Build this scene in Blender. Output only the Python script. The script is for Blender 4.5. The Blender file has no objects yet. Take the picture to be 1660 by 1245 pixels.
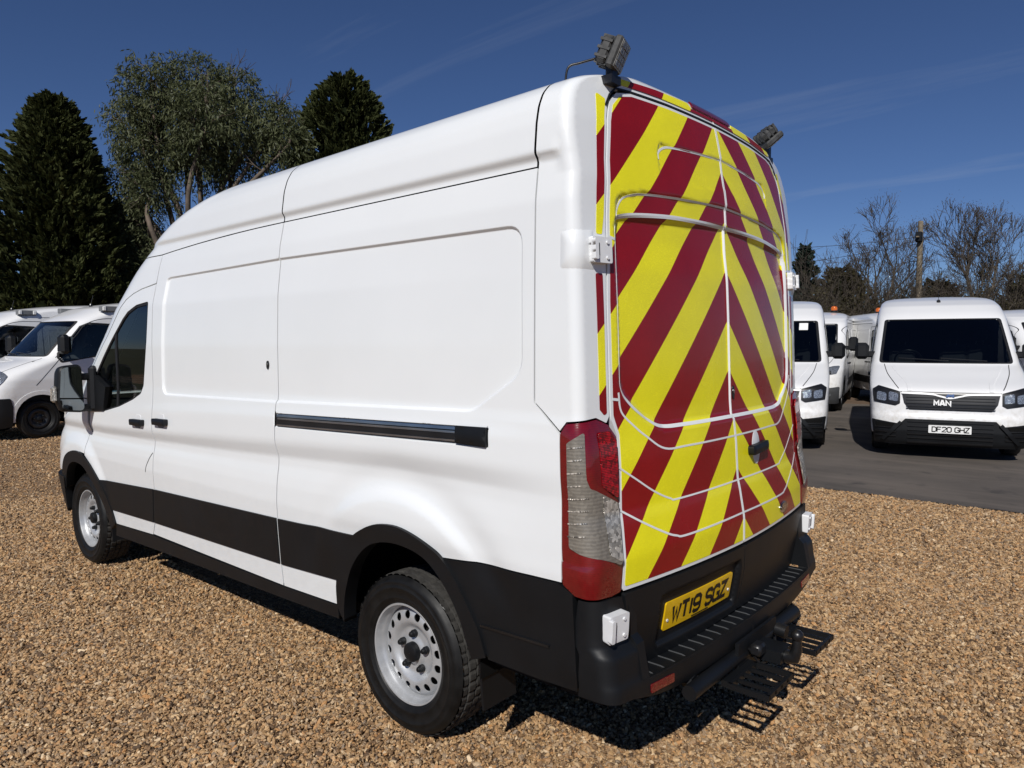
import bpy, math, random
import numpy as np
from mathutils import Vector, Matrix
from mathutils.geometry import delaunay_2d_cdt

random.seed(7); RNG = np.random.default_rng(7)
SC = bpy.context.scene
COL = SC.collection
PI = math.pi

# ------------------------------------------------------------------ camera
CAM_POS = (-2.3769, 2.9822, 1.7136)
CAM_YAW, CAM_PITCH, CAM_ROLL = -0.8545, -0.0597, -0.0035
cd = bpy.data.cameras.new("camera"); cam = bpy.data.objects.new("camera", cd); COL.objects.link(cam)
_f = Vector((math.cos(CAM_PITCH) * math.cos(CAM_YAW), math.cos(CAM_PITCH) * math.sin(CAM_YAW), math.sin(CAM_PITCH)))
_r = _f.cross(Vector((0, 0, 1))).normalized(); _u = _r.cross(_f)
_r2 = _r * math.cos(CAM_ROLL) + _u * math.sin(CAM_ROLL); _u2 = _u * math.cos(CAM_ROLL) - _r * math.sin(CAM_ROLL)
_m = Matrix((_r2, _u2, -_f)).transposed().to_4x4(); _m.translation = Vector(CAM_POS)
cam.matrix_world = _m
cd.sensor_width = 36.0; cd.lens = 1169.93 / 1660 * 36.0
cd.clip_start = 0.05; cd.clip_end = 2000
SC.camera = cam

# ------------------------------------------------------------------ world and sun
SUN = Vector((-0.52, 1.10, 1.0)).normalized()
w = bpy.data.worlds.new("World"); SC.world = w; w.use_nodes = True
nt = w.node_tree; nt.nodes.clear()
sky = nt.nodes.new("ShaderNodeTexSky"); sky.sky_type = 'NISHITA'; sky.sun_disc = False
sky.sun_elevation = math.asin(SUN.z); sky.sun_rotation = math.atan2(SUN.x, SUN.y)
sky.altitude = 2500; sky.air_density = 1.0; sky.dust_density = 0.1; sky.ozone_density = 2.0
bg = nt.nodes.new("ShaderNodeBackground"); bg.inputs[1].default_value = 0.066
out = nt.nodes.new("ShaderNodeOutputWorld")
# thin cirrus wisps that run across the whole sky
tc = nt.nodes.new("ShaderNodeTexCoord")
sep = nt.nodes.new("ShaderNodeSeparateXYZ"); nt.links.new(tc.outputs["Generated"], sep.inputs[0])
def wm(op, a, b=None):
    n = nt.nodes.new("ShaderNodeMath"); n.operation = op
    for i, v in enumerate((a, b)):
        if v is None: continue
        if isinstance(v, (int, float)): n.inputs[i].default_value = v
        else: nt.links.new(v, n.inputs[i])
    return n.outputs[0]
zz = wm('ADD', wm('MAXIMUM', sep.outputs[2], 0.0), 0.12)
cx = wm('DIVIDE', sep.outputs[0], zz); cy = wm('DIVIDE', sep.outputs[1], zz)
comb = nt.nodes.new("ShaderNodeCombineXYZ"); nt.links.new(cx, comb.inputs[0]); nt.links.new(cy, comb.inputs[1])
mp = nt.nodes.new("ShaderNodeMapping"); nt.links.new(comb.outputs[0], mp.inputs[0])
mp.inputs["Rotation"].default_value = (0, 0, math.radians(118)); mp.inputs["Scale"].default_value = (0.30, 1.5, 1)
mp.inputs["Location"].default_value = (0.3, 0.2, 0)
nz = nt.nodes.new("ShaderNodeTexNoise"); nt.links.new(mp.outputs[0], nz.inputs[0])
nz.inputs["Scale"].default_value = 1.1; nz.inputs["Detail"].default_value = 8; nz.inputs["Roughness"].default_value = 0.62
nz.inputs["Distortion"].default_value = 0.6
cr = nt.nodes.new("ShaderNodeValToRGB"); nt.links.new(nz.outputs[0], cr.inputs[0])
cr.color_ramp.elements[0].position = 0.57; cr.color_ramp.elements[0].color = (0, 0, 0, 1)
cr.color_ramp.elements[1].position = 0.86; cr.color_ramp.elements[1].color = (0.24, 0.24, 0.24, 1)
mixc = nt.nodes.new("ShaderNodeMix"); mixc.data_type = 'RGBA'
nt.links.new(cr.outputs[0], mixc.inputs[0])
tint = nt.nodes.new("ShaderNodeMix"); tint.data_type = 'RGBA'; tint.blend_type = 'MULTIPLY'; tint.inputs[0].default_value = 1.0
nt.links.new(sky.outputs[0], tint.inputs[6]); tint.inputs[7].default_value = (0.462, 0.568, 0.775, 1)
nt.links.new(tint.outputs[2], mixc.inputs[6]); mixc.inputs[7].default_value = (5.2, 5.8, 6.8, 1)
nt.links.new(mixc.outputs[2], bg.inputs[0]); nt.links.new(bg.outputs[0], out.inputs[0])

sl = bpy.data.lights.new("sun", 'SUN'); sl.energy = 3.75; sl.angle = math.radians(0.53); sl.color = (1.0, 0.965, 0.915)
so = bpy.data.objects.new("sun", sl); COL.objects.link(so)
so.rotation_euler = SUN.to_track_quat('Z', 'Y').to_euler(); so.location = SUN * 60

SC.view_settings.view_transform = 'Standard'; SC.view_settings.look = 'None'
SC.view_settings.exposure = 0.20; SC.view_settings.gamma = 1.0; SC.view_settings.use_curve_mapping = False
SC.render.engine = 'CYCLES'
SC.cycles.use_denoising = True
SC.cycles.max_bounces = 8; SC.cycles.diffuse_bounces = 3; SC.cycles.glossy_bounces = 4
SC.cycles.transmission_bounces = 6; SC.cycles.transparent_max_bounces = 8
SC.cycles.caustics_reflective = False; SC.cycles.caustics_refractive = False

# ------------------------------------------------------------------ helpers
def tag(o, label=None, cat=None, group=None, kind=None):
    if label: o['label'] = label
    if cat: o['category'] = cat
    if group: o['group'] = group
    if kind: o['kind'] = kind
    return o

def empty(name, loc=(0, 0, 0), rz=0.0):
    o = bpy.data.objects.new(name, None); COL.objects.link(o)
    o.location = loc; o.rotation_euler = (0, 0, rz); o.empty_display_size = 0.2
    return o

def mesh_obj(name, verts, faces, mat, parent=None, smooth=False, normals=None, mats=None, fmat=None):
    me = bpy.data.meshes.new(name)
    verts = np.asarray(verts, dtype=np.float64).reshape(-1, 3)
    if isinstance(faces, np.ndarray): faces = faces.tolist()
    me.from_pydata(verts.tolist(), [], faces)
    for m_ in (mats or [mat]): me.materials.append(m_)
    if fmat is not None: me.polygons.foreach_set('material_index', fmat)
    if smooth or normals is not None:
        me.polygons.foreach_set('use_smooth', [True] * len(me.polygons))
    me.update()
    if normals is not None:
        me.normals_split_custom_set_from_vertices([tuple(n) for n in normals])
    o = bpy.data.objects.new(name, me); COL.objects.link(o)
    if parent is not None: o.parent = parent
    return o

def densify(poly, step, closed=True):
    poly = np.asarray(poly, float); out = []
    n = len(poly)
    for i in range(n if closed else n - 1):
        a, b = poly[i], poly[(i + 1) % n]
        k = max(1, int(math.ceil(np.linalg.norm(b - a) / step)))
        for j in range(k): out.append(a + (b - a) * j / k)
    if not closed: out.append(poly[-1])
    return np.array(out)

def rounded(pts, r, seg=6):
    """polygon with rounded corners; r a number or one per corner"""
    pts = [np.array(p[:2], float) for p in pts]; n = len(pts); out = []
    for i in range(n):
        rr = r[i] if isinstance(r, (list, tuple)) else r
        p, a, b = pts[i], pts[i - 1], pts[(i + 1) % n]
        da, db = a - p, b - p; la, lb = np.linalg.norm(da), np.linalg.norm(db)
        if rr <= 1e-6 or la < 1e-9 or lb < 1e-9: out.append(p); continue
        da /= la; db /= lb
        c = np.clip(da @ db, -1, 1); ang = math.acos(c)
        t = min(rr / max(math.tan(ang / 2), 1e-3), la * .49, lb * .49)
        p0, p1 = p + da * t, p + db * t
        for k in range(seg + 1):
            s = k / seg; out.append((1 - s) ** 2 * p0 + 2 * s * (1 - s) * p + s * s * p1)
    return np.array(out)

def smooth_line(pts, n=12):
    """Catmull-Rom through points"""
    P = np.array(pts, float); P = np.vstack([2 * P[0] - P[1], P, 2 * P[-1] - P[-2]]); out = []
    for i in range(1, len(P) - 2):
        for k in range(n):
            t = k / n; a, b, c, d = P[i - 1], P[i], P[i + 1], P[i + 2]
            out.append(.5 * (2 * b + (c - a) * t + (2 * a - 5 * b + 4 * c - d) * t * t + (3 * b - a - 3 * c + d) * t ** 3))
    out.append(P[-2]); return np.array(out)

def inside(P, poly):
    x, y = P[:, 0], P[:, 1]; c = np.zeros(len(P), bool); n = len(poly); j = n - 1
    for i in range(n):
        xi, yi = poly[i]; xj, yj = poly[j]
        if yi != yj:
            c ^= ((yi > y) != (yj > y)) & (x < (xj - xi) * (y - yi) / (yj - yi) + xi)
        j = i
    return c

def edge_dist(P, poly, closed=True):
    poly = np.asarray(poly, float); d = np.full(len(P), 1e9); n = len(poly)
    for i in range(n if closed else n - 1):
        a, b = poly[i], poly[(i + 1) % n]; ab = b - a; L = ab @ ab
        t = np.clip(((P - a) @ ab) / (L + 1e-12), 0, 1)
        d = np.minimum(d, np.hypot(*(P - a - t[:, None] * ab).T))
    return d

def sdf(x, z, poly):
    P = np.stack([np.ravel(x), np.ravel(z)], 1); out_ = np.full(len(P), 1.0); poly = np.asarray(poly, float)
    lo, hi = poly.min(0) - .05, poly.max(0) + .05; k = np.all((P > lo) & (P < hi), axis=1)
    if k.any():
        Q = P[k]; d = edge_dist(Q, poly); out_[k] = np.where(inside(Q, poly), -d, d)
    return out_.reshape(np.shape(x))

def sstep(a, b, x):
    t = np.clip((x - a) / (b - a), 0, 1); return t * t * (3 - 2 * t)

def fd_normals(f, u, v, outward, h=1e-3):
    du = f(u + h, v) - f(u - h, v); dv = f(u, v + h) - f(u, v - h)
    n = np.cross(du, dv); l = np.linalg.norm(n, axis=1); l[l < 1e-12] = 1; n /= l[:, None]
    if np.mean(n @ np.array(outward, float)) < 0: n = -n
    return n

def patch(name, poly, f, mat, parent=None, outward=(0, 1, 0), step=.02, holes=(), thick=.012, off=0.0, bevel=0.0, domed=0.0, feat=()):
    """a panel: the polygon (and holes) in the (u, v) domain of the surface f, lifted by off, with a rim of depth thick"""
    loops = [densify(poly, step)] + [densify(h_, step) for h_ in holes]
    lo, hi = loops[0].min(0), loops[0].max(0)
    gu = np.arange(lo[0] + step * .5, hi[0], step); gv = np.arange(lo[1] + step * .5, hi[1], step)
    G = np.zeros((0, 2))
    if len(gu) and len(gv):
        U, V = np.meshgrid(gu, gv); U = U + (np.arange(len(gv)) % 2)[:, None] * step * .5
        G = np.stack([U.ravel(), V.ravel()], 1)
        keep = inside(G, loops[0])
        for h_ in loops[1:]: keep &= ~inside(G, h_)
        G = G[keep]
        for l in loops: G = G[edge_dist(G, l) > step * .45] if len(G) else G
        for fl_, wd_ in feat:      # extra rows of points along a crease so that it stays crisp
            fl_ = densify(fl_, step * .7); tg = np.roll(fl_, -1, 0) - np.roll(fl_, 1, 0); tg /= np.linalg.norm(tg, axis=1)[:, None] + 1e-12
            nv_ = np.stack([-tg[:, 1], tg[:, 0]], 1); G = G[edge_dist(G, fl_) > wd_ * 1.9] if len(G) else G
            E_ = np.vstack([fl_ + nv_ * k_ * wd_ for k_ in (-1.25, -.5, .5, 1.25)]); kp = inside(E_, loops[0])
            for h_ in loops[1:]: kp &= ~inside(E_, h_)
            E_ = E_[kp]
            for l in loops: E_ = E_[edge_dist(E_, l) > step * .3] if len(E_) else E_
            G = np.vstack([G, E_])
    allp = np.vstack(loops + [G]); edges = []; k = 0
    for l in loops:
        n = len(l); edges += [(k + i, k + (i + 1) % n) for i in range(n)]; k += n
    vs, _, fs, _, _, _ = delaunay_2d_cdt([Vector(p) for p in allp.tolist()], edges, [], 0, 1e-7)
    V2 = np.array([tuple(v) for v in vs]); F = np.array([tuple(t) for t in fs if len(t) == 3])
    cen = V2[F].mean(1); keep = inside(cen, loops[0])
    for h_ in loops[1:]: keep &= ~inside(cen, h_)
    F = F[keep]
    P = f(V2[:, 0], V2[:, 1]); N = fd_normals(f, V2[:, 0], V2[:, 1], outward)
    lift = np.full(len(V2), off)
    if bevel > 0 or domed > 0:
        d = np.full(len(V2), 1e9)
        for l in loops: d = np.minimum(d, edge_dist(V2, l))
        if domed > 0:
            dm = max(d.max(), 1e-6); lift = lift + domed * (1 - (1 - d / dm) ** 2)
    P = P + N * lift[:, None]
    fn = np.cross(P[F[:, 1]] - P[F[:, 0]], P[F[:, 2]] - P[F[:, 0]])
    flip = np.einsum('ij,ij->i', fn, N[F[:, 0]]) < 0
    F[flip] = F[flip][:, ::-1]
    verts = [P]; norms = [N]; faces = F.tolist(); base = len(P)
    if domed > 0:   # let the mesh's own normals speak
        norms = None
    if thick > 0:
        for li, l in enumerate(loops):
            n = len(l); a = f(l[:, 0], l[:, 1]); nn = fd_normals(f, l[:, 0], l[:, 1], outward)
            top = a + nn * off; bot = a + nn * (off - thick)
            tang = np.roll(top, -1, 0) - np.roll(top, 1, 0); rn = np.cross(tang, nn); rl = np.linalg.norm(rn, axis=1); rl[rl < 1e-9] = 1; rn /= rl[:, None]
            area = 0.5 * np.sum(l[:, 0] * np.roll(l[:, 1], -1) - np.roll(l[:, 0], -1) * l[:, 1])
            cr_ = f(np.array([l[0, 0]]), np.array([l[0, 1]]))
            verts += [top, bot]
            # outward rim direction: away from the panel
            e = .3 * step
            probe = l + 0
            mid2 = (l[0] + l[1]) / 2; tv = l[1] - l[0]; nv = np.array([tv[1], -tv[0]]); nv /= (np.linalg.norm(nv) + 1e-12)
            ins = inside((mid2 + nv * 1e-4)[None, :], loops[0])[0] if li == 0 else not inside((mid2 + nv * 1e-4)[None, :], l)[0]
            nv_out = -nv if ins else nv
            a0 = f(np.array([mid2[0]]), np.array([mid2[1]]))[0]; a1 = f(np.array([mid2[0] + nv_out[0] * 1e-3]), np.array([mid2[1] + nv_out[1] * 1e-3]))[0]
            if (a1 - a0) @ rn[0] < 0: rn = -rn
            if norms is not None: norms += [rn, rn]
            for i in range(n):
                j = (i + 1) % n; q = [base + i, base + j, base + n + j, base + n + i]
                ps = [top[i], top[j], bot[j]]
                if np.cross(ps[1] - ps[0], ps[2] - ps[0]) @ rn[i] < 0: q = q[::-1]
                faces.append(q)
            base += 2 * n
    return mesh_obj(name, np.vstack(verts), faces, mat, parent, smooth=norms is None, normals=None if norms is None else np.vstack(norms))

def grid_obj(name, P, mat, parent=None, outward=None, N=None, smooth=True, cyc_u=False):
    """P: (nu, nv, 3)"""
    nu, nv = P.shape[:2]; idx = np.arange(nu * nv).reshape(nu, nv)
    if cyc_u: idx = np.vstack([idx, idx[:1]])
    q = np.stack([idx[:-1, :-1], idx[1:, :-1], idx[1:, 1:], idx[:-1, 1:]], -1).reshape(-1, 4)
    V = P.reshape(-1, 3)
    if outward is not None:
        fn = np.cross(V[q[:, 1]] - V[q[:, 0]], V[q[:, 2]] - V[q[:, 0]]).sum(0)
        if fn @ np.array(outward, float) < 0: q = q[:, ::-1]
    return mesh_obj(name, V, q, mat, parent, smooth=smooth, normals=None if N is None else N.reshape(-1, 3))

def ribbon(name, line, width, f, mat, parent, outward, off=.0015, thick=.0015, step=.02):
    """a narrow strip along a line in the domain of f"""
    L = densify(line, step, closed=False)
    t = np.gradient(L, axis=0); t /= np.linalg.norm(t, axis=1)[:, None] + 1e-12
    nrm = np.stack([-t[:, 1], t[:, 0]], 1); A = L + nrm * width / 2; B = L - nrm * width / 2
    N = fd_normals(f, L[:, 0], L[:, 1], outward)
    Na = fd_normals(f, A[:, 0], A[:, 1], outward); Nb = fd_normals(f, B[:, 0], B[:, 1], outward); pc = f(L[:, 0], L[:, 1])
    pa = f(A[:, 0], A[:, 1]); pb = f(B[:, 0], B[:, 1])
    rows = np.stack([pa + Na * (off - thick), pa + Na * off, pc + N * off, pb + Nb * off, pb + Nb * (off - thick)], 1)
    return grid_obj(name, rows, mat, parent, outward=outward, smooth=False)

class MB:
    """collects simple solids into one mesh"""
    def __init__(s): s.v = []; s.f = []
    def add(s, V, F):
        b = len(s.v); s.v += [tuple(map(float, p)) for p in V]; s.f += [tuple(b + i for i in t) for t in F]; return s
    def box(s, lo, hi, rot=None, piv=None, bev=0.0):
        lo = np.array(lo, float); hi = np.array(hi, float)
        if bev <= 0:
            V = np.array([[(lo, hi)[(i >> k) & 1][k] for k in range(3)] for i in range(8)])
            F = [(0, 2, 3, 1), (4, 5, 7, 6), (0, 1, 5, 4), (2, 6, 7, 3), (0, 4, 6, 2), (1, 3, 7, 5)]
        else:
            V = []; F = []; c = (lo + hi) / 2; h = (hi - lo) / 2; bev = min(bev, h.min() * .95)
            ids = {}
            for sx in (-1, 1):
                for sy in (-1, 1):
                    for sz in (-1, 1):
                        sg = np.array([sx, sy, sz])
                        for ax in range(3):
                            p = c + sg * (h - bev); p[ax] = c[ax] + sg[ax] * h[ax]
                            ids[(sx, sy, sz, ax)] = len(V); V.append(p)
            for ax in range(3):
                a1, a2 = (ax + 1) % 3, (ax + 2) % 3
                for sg in (-1, 1):
                    q = []
                    for e1, e2 in ((-1, -1), (1, -1), (1, 1), (-1, 1)):
                        k = [0, 0, 0]; k[ax] = sg; k[a1] = e1; k[a2] = e2; q.append(ids[(*k, ax)])
                    F.append(q if sg > 0 else q[::-1])
                    for e1 in (-1, 1):   # bevel strips between ax face and a1 face
                        k = [0, 0, 0]; k[ax] = sg; k[a1] = e1; k[a2] = -1; k2 = list(k); k2[a2] = 1
                        q = [ids[(*k, ax)], ids[(*k2, ax)], ids[(*k2, a1)], ids[(*k, a1)]]
                        F.append(q if sg * e1 < 0 else q[::-1])
            for sx in (-1, 1):
                for sy in (-1, 1):
                    for sz in (-1, 1):
                        t = [ids[(sx, sy, sz, a)] for a in range(3)]
                        F.append(t if sx * sy * sz > 0 else t[::-1])
            V = np.array(V)
        if rot is not None:
            pv = np.array(piv if piv is not None else (lo + hi) / 2, float)
            V = (V - pv) @ np.array(rot).T + pv
        return s.add(V, F)
    def tube(s, pts, r, n=8, cap=True):
        pts = [np.array(p, float) for p in pts]; m = len(pts); rs = r if isinstance(r, (list, tuple, np.ndarray)) else [r] * m
        b = len(s.v); up = None
        for i, p in enumerate(pts):
            t = pts[min(i + 1, m - 1)] - pts[max(i - 1, 0)]; t /= np.linalg.norm(t) + 1e-12
            if up is None or abs(up @ t) > .95:
                up = np.array([0, 0, 1.]) if abs(t[2]) < .9 else np.array([1., 0, 0])
            x = np.cross(t, up); x /= np.linalg.norm(x); up = np.cross(x, t)
            for k in range(n):
                a = 2 * PI * k / n; s.v.append(tuple(p + rs[i] * (math.cos(a) * x + math.sin(a) * up)))
        for i in range(m - 1):
            for k in range(n):
                k2 = (k + 1) % n; s.f.append((b + i * n + k, b + i * n + k2, b + (i + 1) * n + k2, b + (i + 1) * n + k))
        if cap:
            s.f.append(tuple(b + k for k in range(n))[::-1]); s.f.append(tuple(b + (m - 1) * n + k for k in range(n)))
        return s
    def lathe(s, prof, n=32, axis='y', center=(0, 0, 0), closed=False):
        """prof: (radius, along) pairs"""
        b = len(s.v); m = len(prof); c = np.array(center, float)
        for k in range(n):
            a = 2 * PI * k / n; ca, sa = math.cos(a), math.sin(a)
            for r, h in prof:
                q = {'y': (r * ca, h, r * sa), 'z': (r * ca, r * sa, h), 'x': (h, r * ca, r * sa)}[axis]
                s.v.append(tuple(c + np.array(q)))
        for k in range(n):
            k2 = (k + 1) % n
            for i in range(m if closed else m - 1):
                j = (i + 1) % m
                s.f.append((b + k * m + i, b + k * m + j, b + k2 * m + j, b + k2 * m + i))
        return s
    def prism(s, poly, lo, hi, plane='yz'):
        """extrude a polygon drawn in a plane along the third axis"""
        n = len(poly); ax = {'yz': lambda a, b, h: (h, a, b), 'xz': lambda a, b, h: (a, h, b), 'xy': lambda a, b, h: (a, b, h)}[plane]
        V = [ax(a, b, lo) for a, b in poly] + [ax(a, b, hi) for a, b in poly]
        F = [tuple(range(n))[::-1], tuple(range(n, 2 * n))] + [(i, (i + 1) % n, n + (i + 1) % n, n + i) for i in range(n)]
        return s.add(V, F)
    def xf(s, M, start=0):
        M = np.array(M); V = np.array(s.v[start:])
        V = V @ M[:3, :3].T + (M[:3, 3] if M.shape[1] > 3 else 0); s.v[start:] = [tuple(p) for p in V]; return s
    def build(s, name, mat, parent=None, smooth=False, angle=None):
        o = mesh_obj(name, s.v, s.f, mat, parent, smooth=smooth)
        bm_fix(o.data)
        if smooth and angle:
            o.data.set_sharp_from_angle(angle=math.radians(angle))
        return o

def bm_fix(me):
    import bmesh
    bm = bmesh.new(); bm.from_mesh(me); bmesh.ops.recalc_face_normals(bm, faces=bm.faces); bm.to_mesh(me); bm.free()

def copy_tree(o, parent=None):
    c = o.copy(); COL.objects.link(c); c.parent = parent
    for ch in list(o.children): copy_tree(ch, c)
    return c

def rotm(axis, deg):
    return np.array(Matrix.Rotation(math.radians(deg), 3, axis))

# ------------------------------------------------------------------ plain stroke lettering
_ST = {
 'W': [[(0, 79), (12, 0), (25, 60), (38, 0), (50, 79)]], 'T': [[(0, 79), (50, 79)], [(25, 79), (25, 0)]],
 '1': [[(25, 79), (25, 0)]], '9': [[(50, 40), (38, 34), (12, 34), (0, 46), (0, 67), (12, 79), (38, 79), (50, 67), (50, 12), (38, 0), (12, 0), (1, 12)]],
 'S': [[(50, 64), (38, 79), (12, 79), (0, 67), (0, 52), (10, 43), (40, 37), (50, 27), (50, 12), (38, 0), (12, 0), (0, 15)]],
 'G': [[(50, 62), (38, 79), (12, 79), (0, 67), (0, 12), (12, 0), (38, 0), (50, 12), (50, 36), (28, 36)]],
 'Z': [[(0, 79), (50, 79), (0, 0), (50, 0)]], 'D': [[(0, 0), (0, 79), (33, 79), (50, 64), (50, 15), (33, 0), (0, 0)]],
 'F': [[(0, 0), (0, 79), (50, 79)], [(0, 42), (42, 42)]], '2': [[(0, 64), (12, 79), (38, 79), (50, 67), (50, 50), (0, 0), (50, 0)]],
 '0': [[(12, 0), (0, 12), (0, 67), (12, 79), (38, 79), (50, 67), (50, 12), (38, 0), (12, 0)]],
 'H': [[(0, 0), (0, 79)], [(50, 0), (50, 79)], [(0, 40), (50, 40)]], 'M': [[(0, 0), (0, 79), (25, 30), (50, 79), (50, 0)]],
 'A': [[(0, 0), (20, 79), (30, 79), (50, 0)], [(8, 24), (42, 24)]], 'N': [[(0, 0), (0, 79), (50, 0), (50, 79)]],
 'o': [[(10, 0), (0, 12), (0, 36), (10, 48), (34, 48), (44, 36), (44, 12), (34, 0), (10, 0)]],
 'r': [[(0, 0), (0, 48)], [(0, 34), (14, 48), (26, 46)]], 'd': [[(44, 0), (44, 79)], [(44, 12), (34, 0), (10, 0), (0, 12), (0, 36), (10, 48), (44, 40)]],
}
def letters(name, text, f, mat, parent, outward, u0, v0, height, stroke=.17, gap=.14, width=.62, sgn=1, off=.002):
    """each letter its own raised mesh on the surface f; sgn is the direction u runs while reading"""
    u = u0; sc = height / 79.0; outs = []
    for ch in text:
        if ch == ' ': u += sgn * height * .42; continue
        wch = 50 * sc if ch not in '1' else 14 * sc
        xo = 0 if ch != '1' else -18 * sc
        V = []; F = []
        hw = height * stroke / 2
        for line in _ST[ch]:
            L = np.array(line, float) * sc; L = L * np.array([1, (height - 2 * hw) / height]) + np.array([0, hw])
            cl = len(L) > 2 and np.allclose(L[0], L[-1])
            m = len(L); A = []
            for i in range(m):
                a = L[i - 1] if i > 0 else (L[m - 2] if cl else None); b = L[i + 1] if i < m - 1 else (L[1] if cl else None)
                d1 = (L[i] - a) if a is not None else (b - L[i]); d2 = (b - L[i]) if b is not None else d1
                d1 = d1 / np.linalg.norm(d1); d2 = d2 / np.linalg.norm(d2)
                n1 = np.array([-d1[1], d1[0]]); n2 = np.array([-d2[1], d2[0]]); nn = n1 + n2; ln = nn @ nn
                nn = nn * min(2 / max(ln, .35), 3) if ln > 1e-6 else n1
                c = L[i].copy()
                if a is None and not cl: c = c - d1 * 0
                A.append((c + nn * hw, c - nn * hw))
            for i in range(m - 1):
                b0 = len(V); V += [A[i][0], A[i][1], A[i + 1][1], A[i + 1][0]]; F.append((b0, b0 + 1, b0 + 2, b0 + 3))
        V = np.array(V); V[:, 0] = u + sgn * (V[:, 0] + xo); V[:, 1] += v0
        N = fd_normals(f, V[:, 0], V[:, 1], outward); P = f(V[:, 0], V[:, 1]) + N * off
        FF = []
        for q in F:
            fn = np.cross(P[q[1]] - P[q[0]], P[q[2]] - P[q[0]])
            FF.append(q if fn @ N[q[0]] > 0 else q[::-1])
        outs.append(mesh_obj(name, P, FF, mat, parent)); u += sgn * (wch + gap * height)
    return outs

# ------------------------------------------------------------------ materials
class NT:
    def __init__(s, name):
        s.m = bpy.data.materials.new(name); s.m.use_nodes = True; s.t = s.m.node_tree; s.b = s.t.nodes["Principled BSDF"]; s._tc = None
    def n(s, typ, **kw):
        o = s.t.nodes.new(typ)
        for k, v in kw.items():
            if k.startswith('i_'): s.set(o.inputs[k[2:]] if not k[2:].isdigit() else o.inputs[int(k[2:])], v)
            else: setattr(o, k, v)
        return o
    def set(s, sock, v):
        if hasattr(v, 'is_output') or isinstance(v, bpy.types.NodeSocket): s.t.links.new(v, sock)
        else: sock.default_value = v
    def tc(s, out='Object'):
        if s._tc is None: s._tc = s.n("ShaderNodeTexCoord")
        return s._tc.outputs[out]
    def math(s, op, a, b=0.0, c=None):
        o = s.n("ShaderNodeMath", operation=op); s.set(o.inputs[0], a); s.set(o.inputs[1], b)
        if c is not None: s.set(o.inputs[2], c)
        return o.outputs[0]
    def noise(s, scale, detail=4, rough=.55, vec=None, out=0, dist=0.0):
        o = s.n("ShaderNodeTexNoise"); s.set(o.inputs['Vector'], vec if vec is not None else s.tc())
        o.inputs['Scale'].default_value = scale; o.inputs['Detail'].default_value = detail; o.inputs['Roughness'].default_value = rough
        o.inputs['Distortion'].default_value = dist
        return o.outputs[out]
    def ramp(s, fac, stops, interp='LINEAR'):
        o = s.n("ShaderNodeValToRGB"); s.set(o.inputs[0], fac); r = o.color_ramp; r.interpolation = interp
        while len(r.elements) < len(stops): r.elements.new(0.5)
        for e, (p, c) in zip(r.elements, stops): e.position = p; e.color = (*c, 1) if len(c) == 3 else c
        return o.outputs[0]
    def mix(s, fac, a, b, blend='MIX'):
        o = s.n("ShaderNodeMix", data_type='RGBA', blend_type=blend); s.set(o.inputs[0], fac)
        for i, v in ((6, a), (7, b)):
            s.set(o.inputs[i], (*v, 1) if isinstance(v, tuple) and len(v) == 3 else v)
        return o.outputs[2]
    def bump(s, h, strength=.3, dist=.01):
        o = s.n("ShaderNodeBump"); s.set(o.inputs['Height'], h); o.inputs['Strength'].default_value = strength; o.inputs['Distance'].default_value = dist
        s.t.links.new(o.outputs[0], s.b.inputs['Normal']); return o
    def p(s, **kw):
        for k, v in kw.items():
            k = k.replace('_', ' ')
            if isinstance(v, tuple) and len(v) == 3: v = (*v, 1)
            s.set(s.b.inputs[k], v)
        return s

def simple(name, col, rough=.5, metal=0.0, spec=.5, coat=0.0, var=.06, nscale=6.0, bump=0.0, bscale=200.0, bdist=.002, rvar=0.0):
    m = NT(name); n = m.noise(nscale, 5)
    c2 = tuple(max(0, c * (1 - var * 2)) for c in col); c1 = tuple(min(1, c * (1 + var)) for c in col)
    m.p(Base_Color=m.ramp(n, [(.3, c2), (.7, c1)]), Roughness=rough, Metallic=metal)
    m.b.inputs['Specular IOR Level'].default_value = spec; m.b.inputs['Coat Weight'].default_value = coat; m.b.inputs['Coat Roughness'].default_value = .05
    if rvar: m.set(m.b.inputs['Roughness'], m.math('MULTIPLY_ADD', n, rvar, rough - rvar * .5))
    if bump: m.bump(m.noise(bscale, 3), bump, bdist)
    return m.m

M = {}
def mk_paint(name, col, dirt=.10):
    m = NT(name); n = m.noise(1.7, 6); n2 = m.noise(14, 6, .6)
    sp = m.n("ShaderNodeSeparateXYZ"); m.set(sp.inputs[0], m.tc()); 
    # road film: splashes, heavier low down on the panels
    low = m.n("ShaderNodeMapRange"); m.set(low.inputs[0], sp.outputs[2]); low.inputs[1].default_value = 1.0; low.inputs[2].default_value = .42
    low.inputs[3].default_value = .02; low.inputs[4].default_value = 1
    d = m.math('MULTIPLY', m.math('MULTIPLY', m.ramp(n2, [(.42, (0, 0, 0)), (.72, (1, 1, 1))]), low.outputs[0]), dirt * 3)
    c = m.ramp(n, [(.35, tuple(x * .975 for x in col)), (.65, col)])
    m.p(Base_Color=m.mix(d, c, (.46, .42, .36)), Roughness=m.math('MULTIPLY_ADD', n2, .10, .26))
    m.b.inputs['Coat Weight'].default_value = .6; m.b.inputs['Coat Roughness'].default_value = .04
    wv = m.noise(2.3, 2); m.bump(wv, .010, .02)
    return m.m
M['white'] = mk_paint('white_paint', (.768, .790, .798), .05)
M['white2'] = mk_paint('white_paint_cool', (.76, .77, .78), .2)
M['black_plastic'] = simple('black_plastic', (.0052, .0060, .0074), .50, var=.12, nscale=5, spec=.34, bump=.2, bscale=700, bdist=.0006, rvar=.12)
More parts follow.
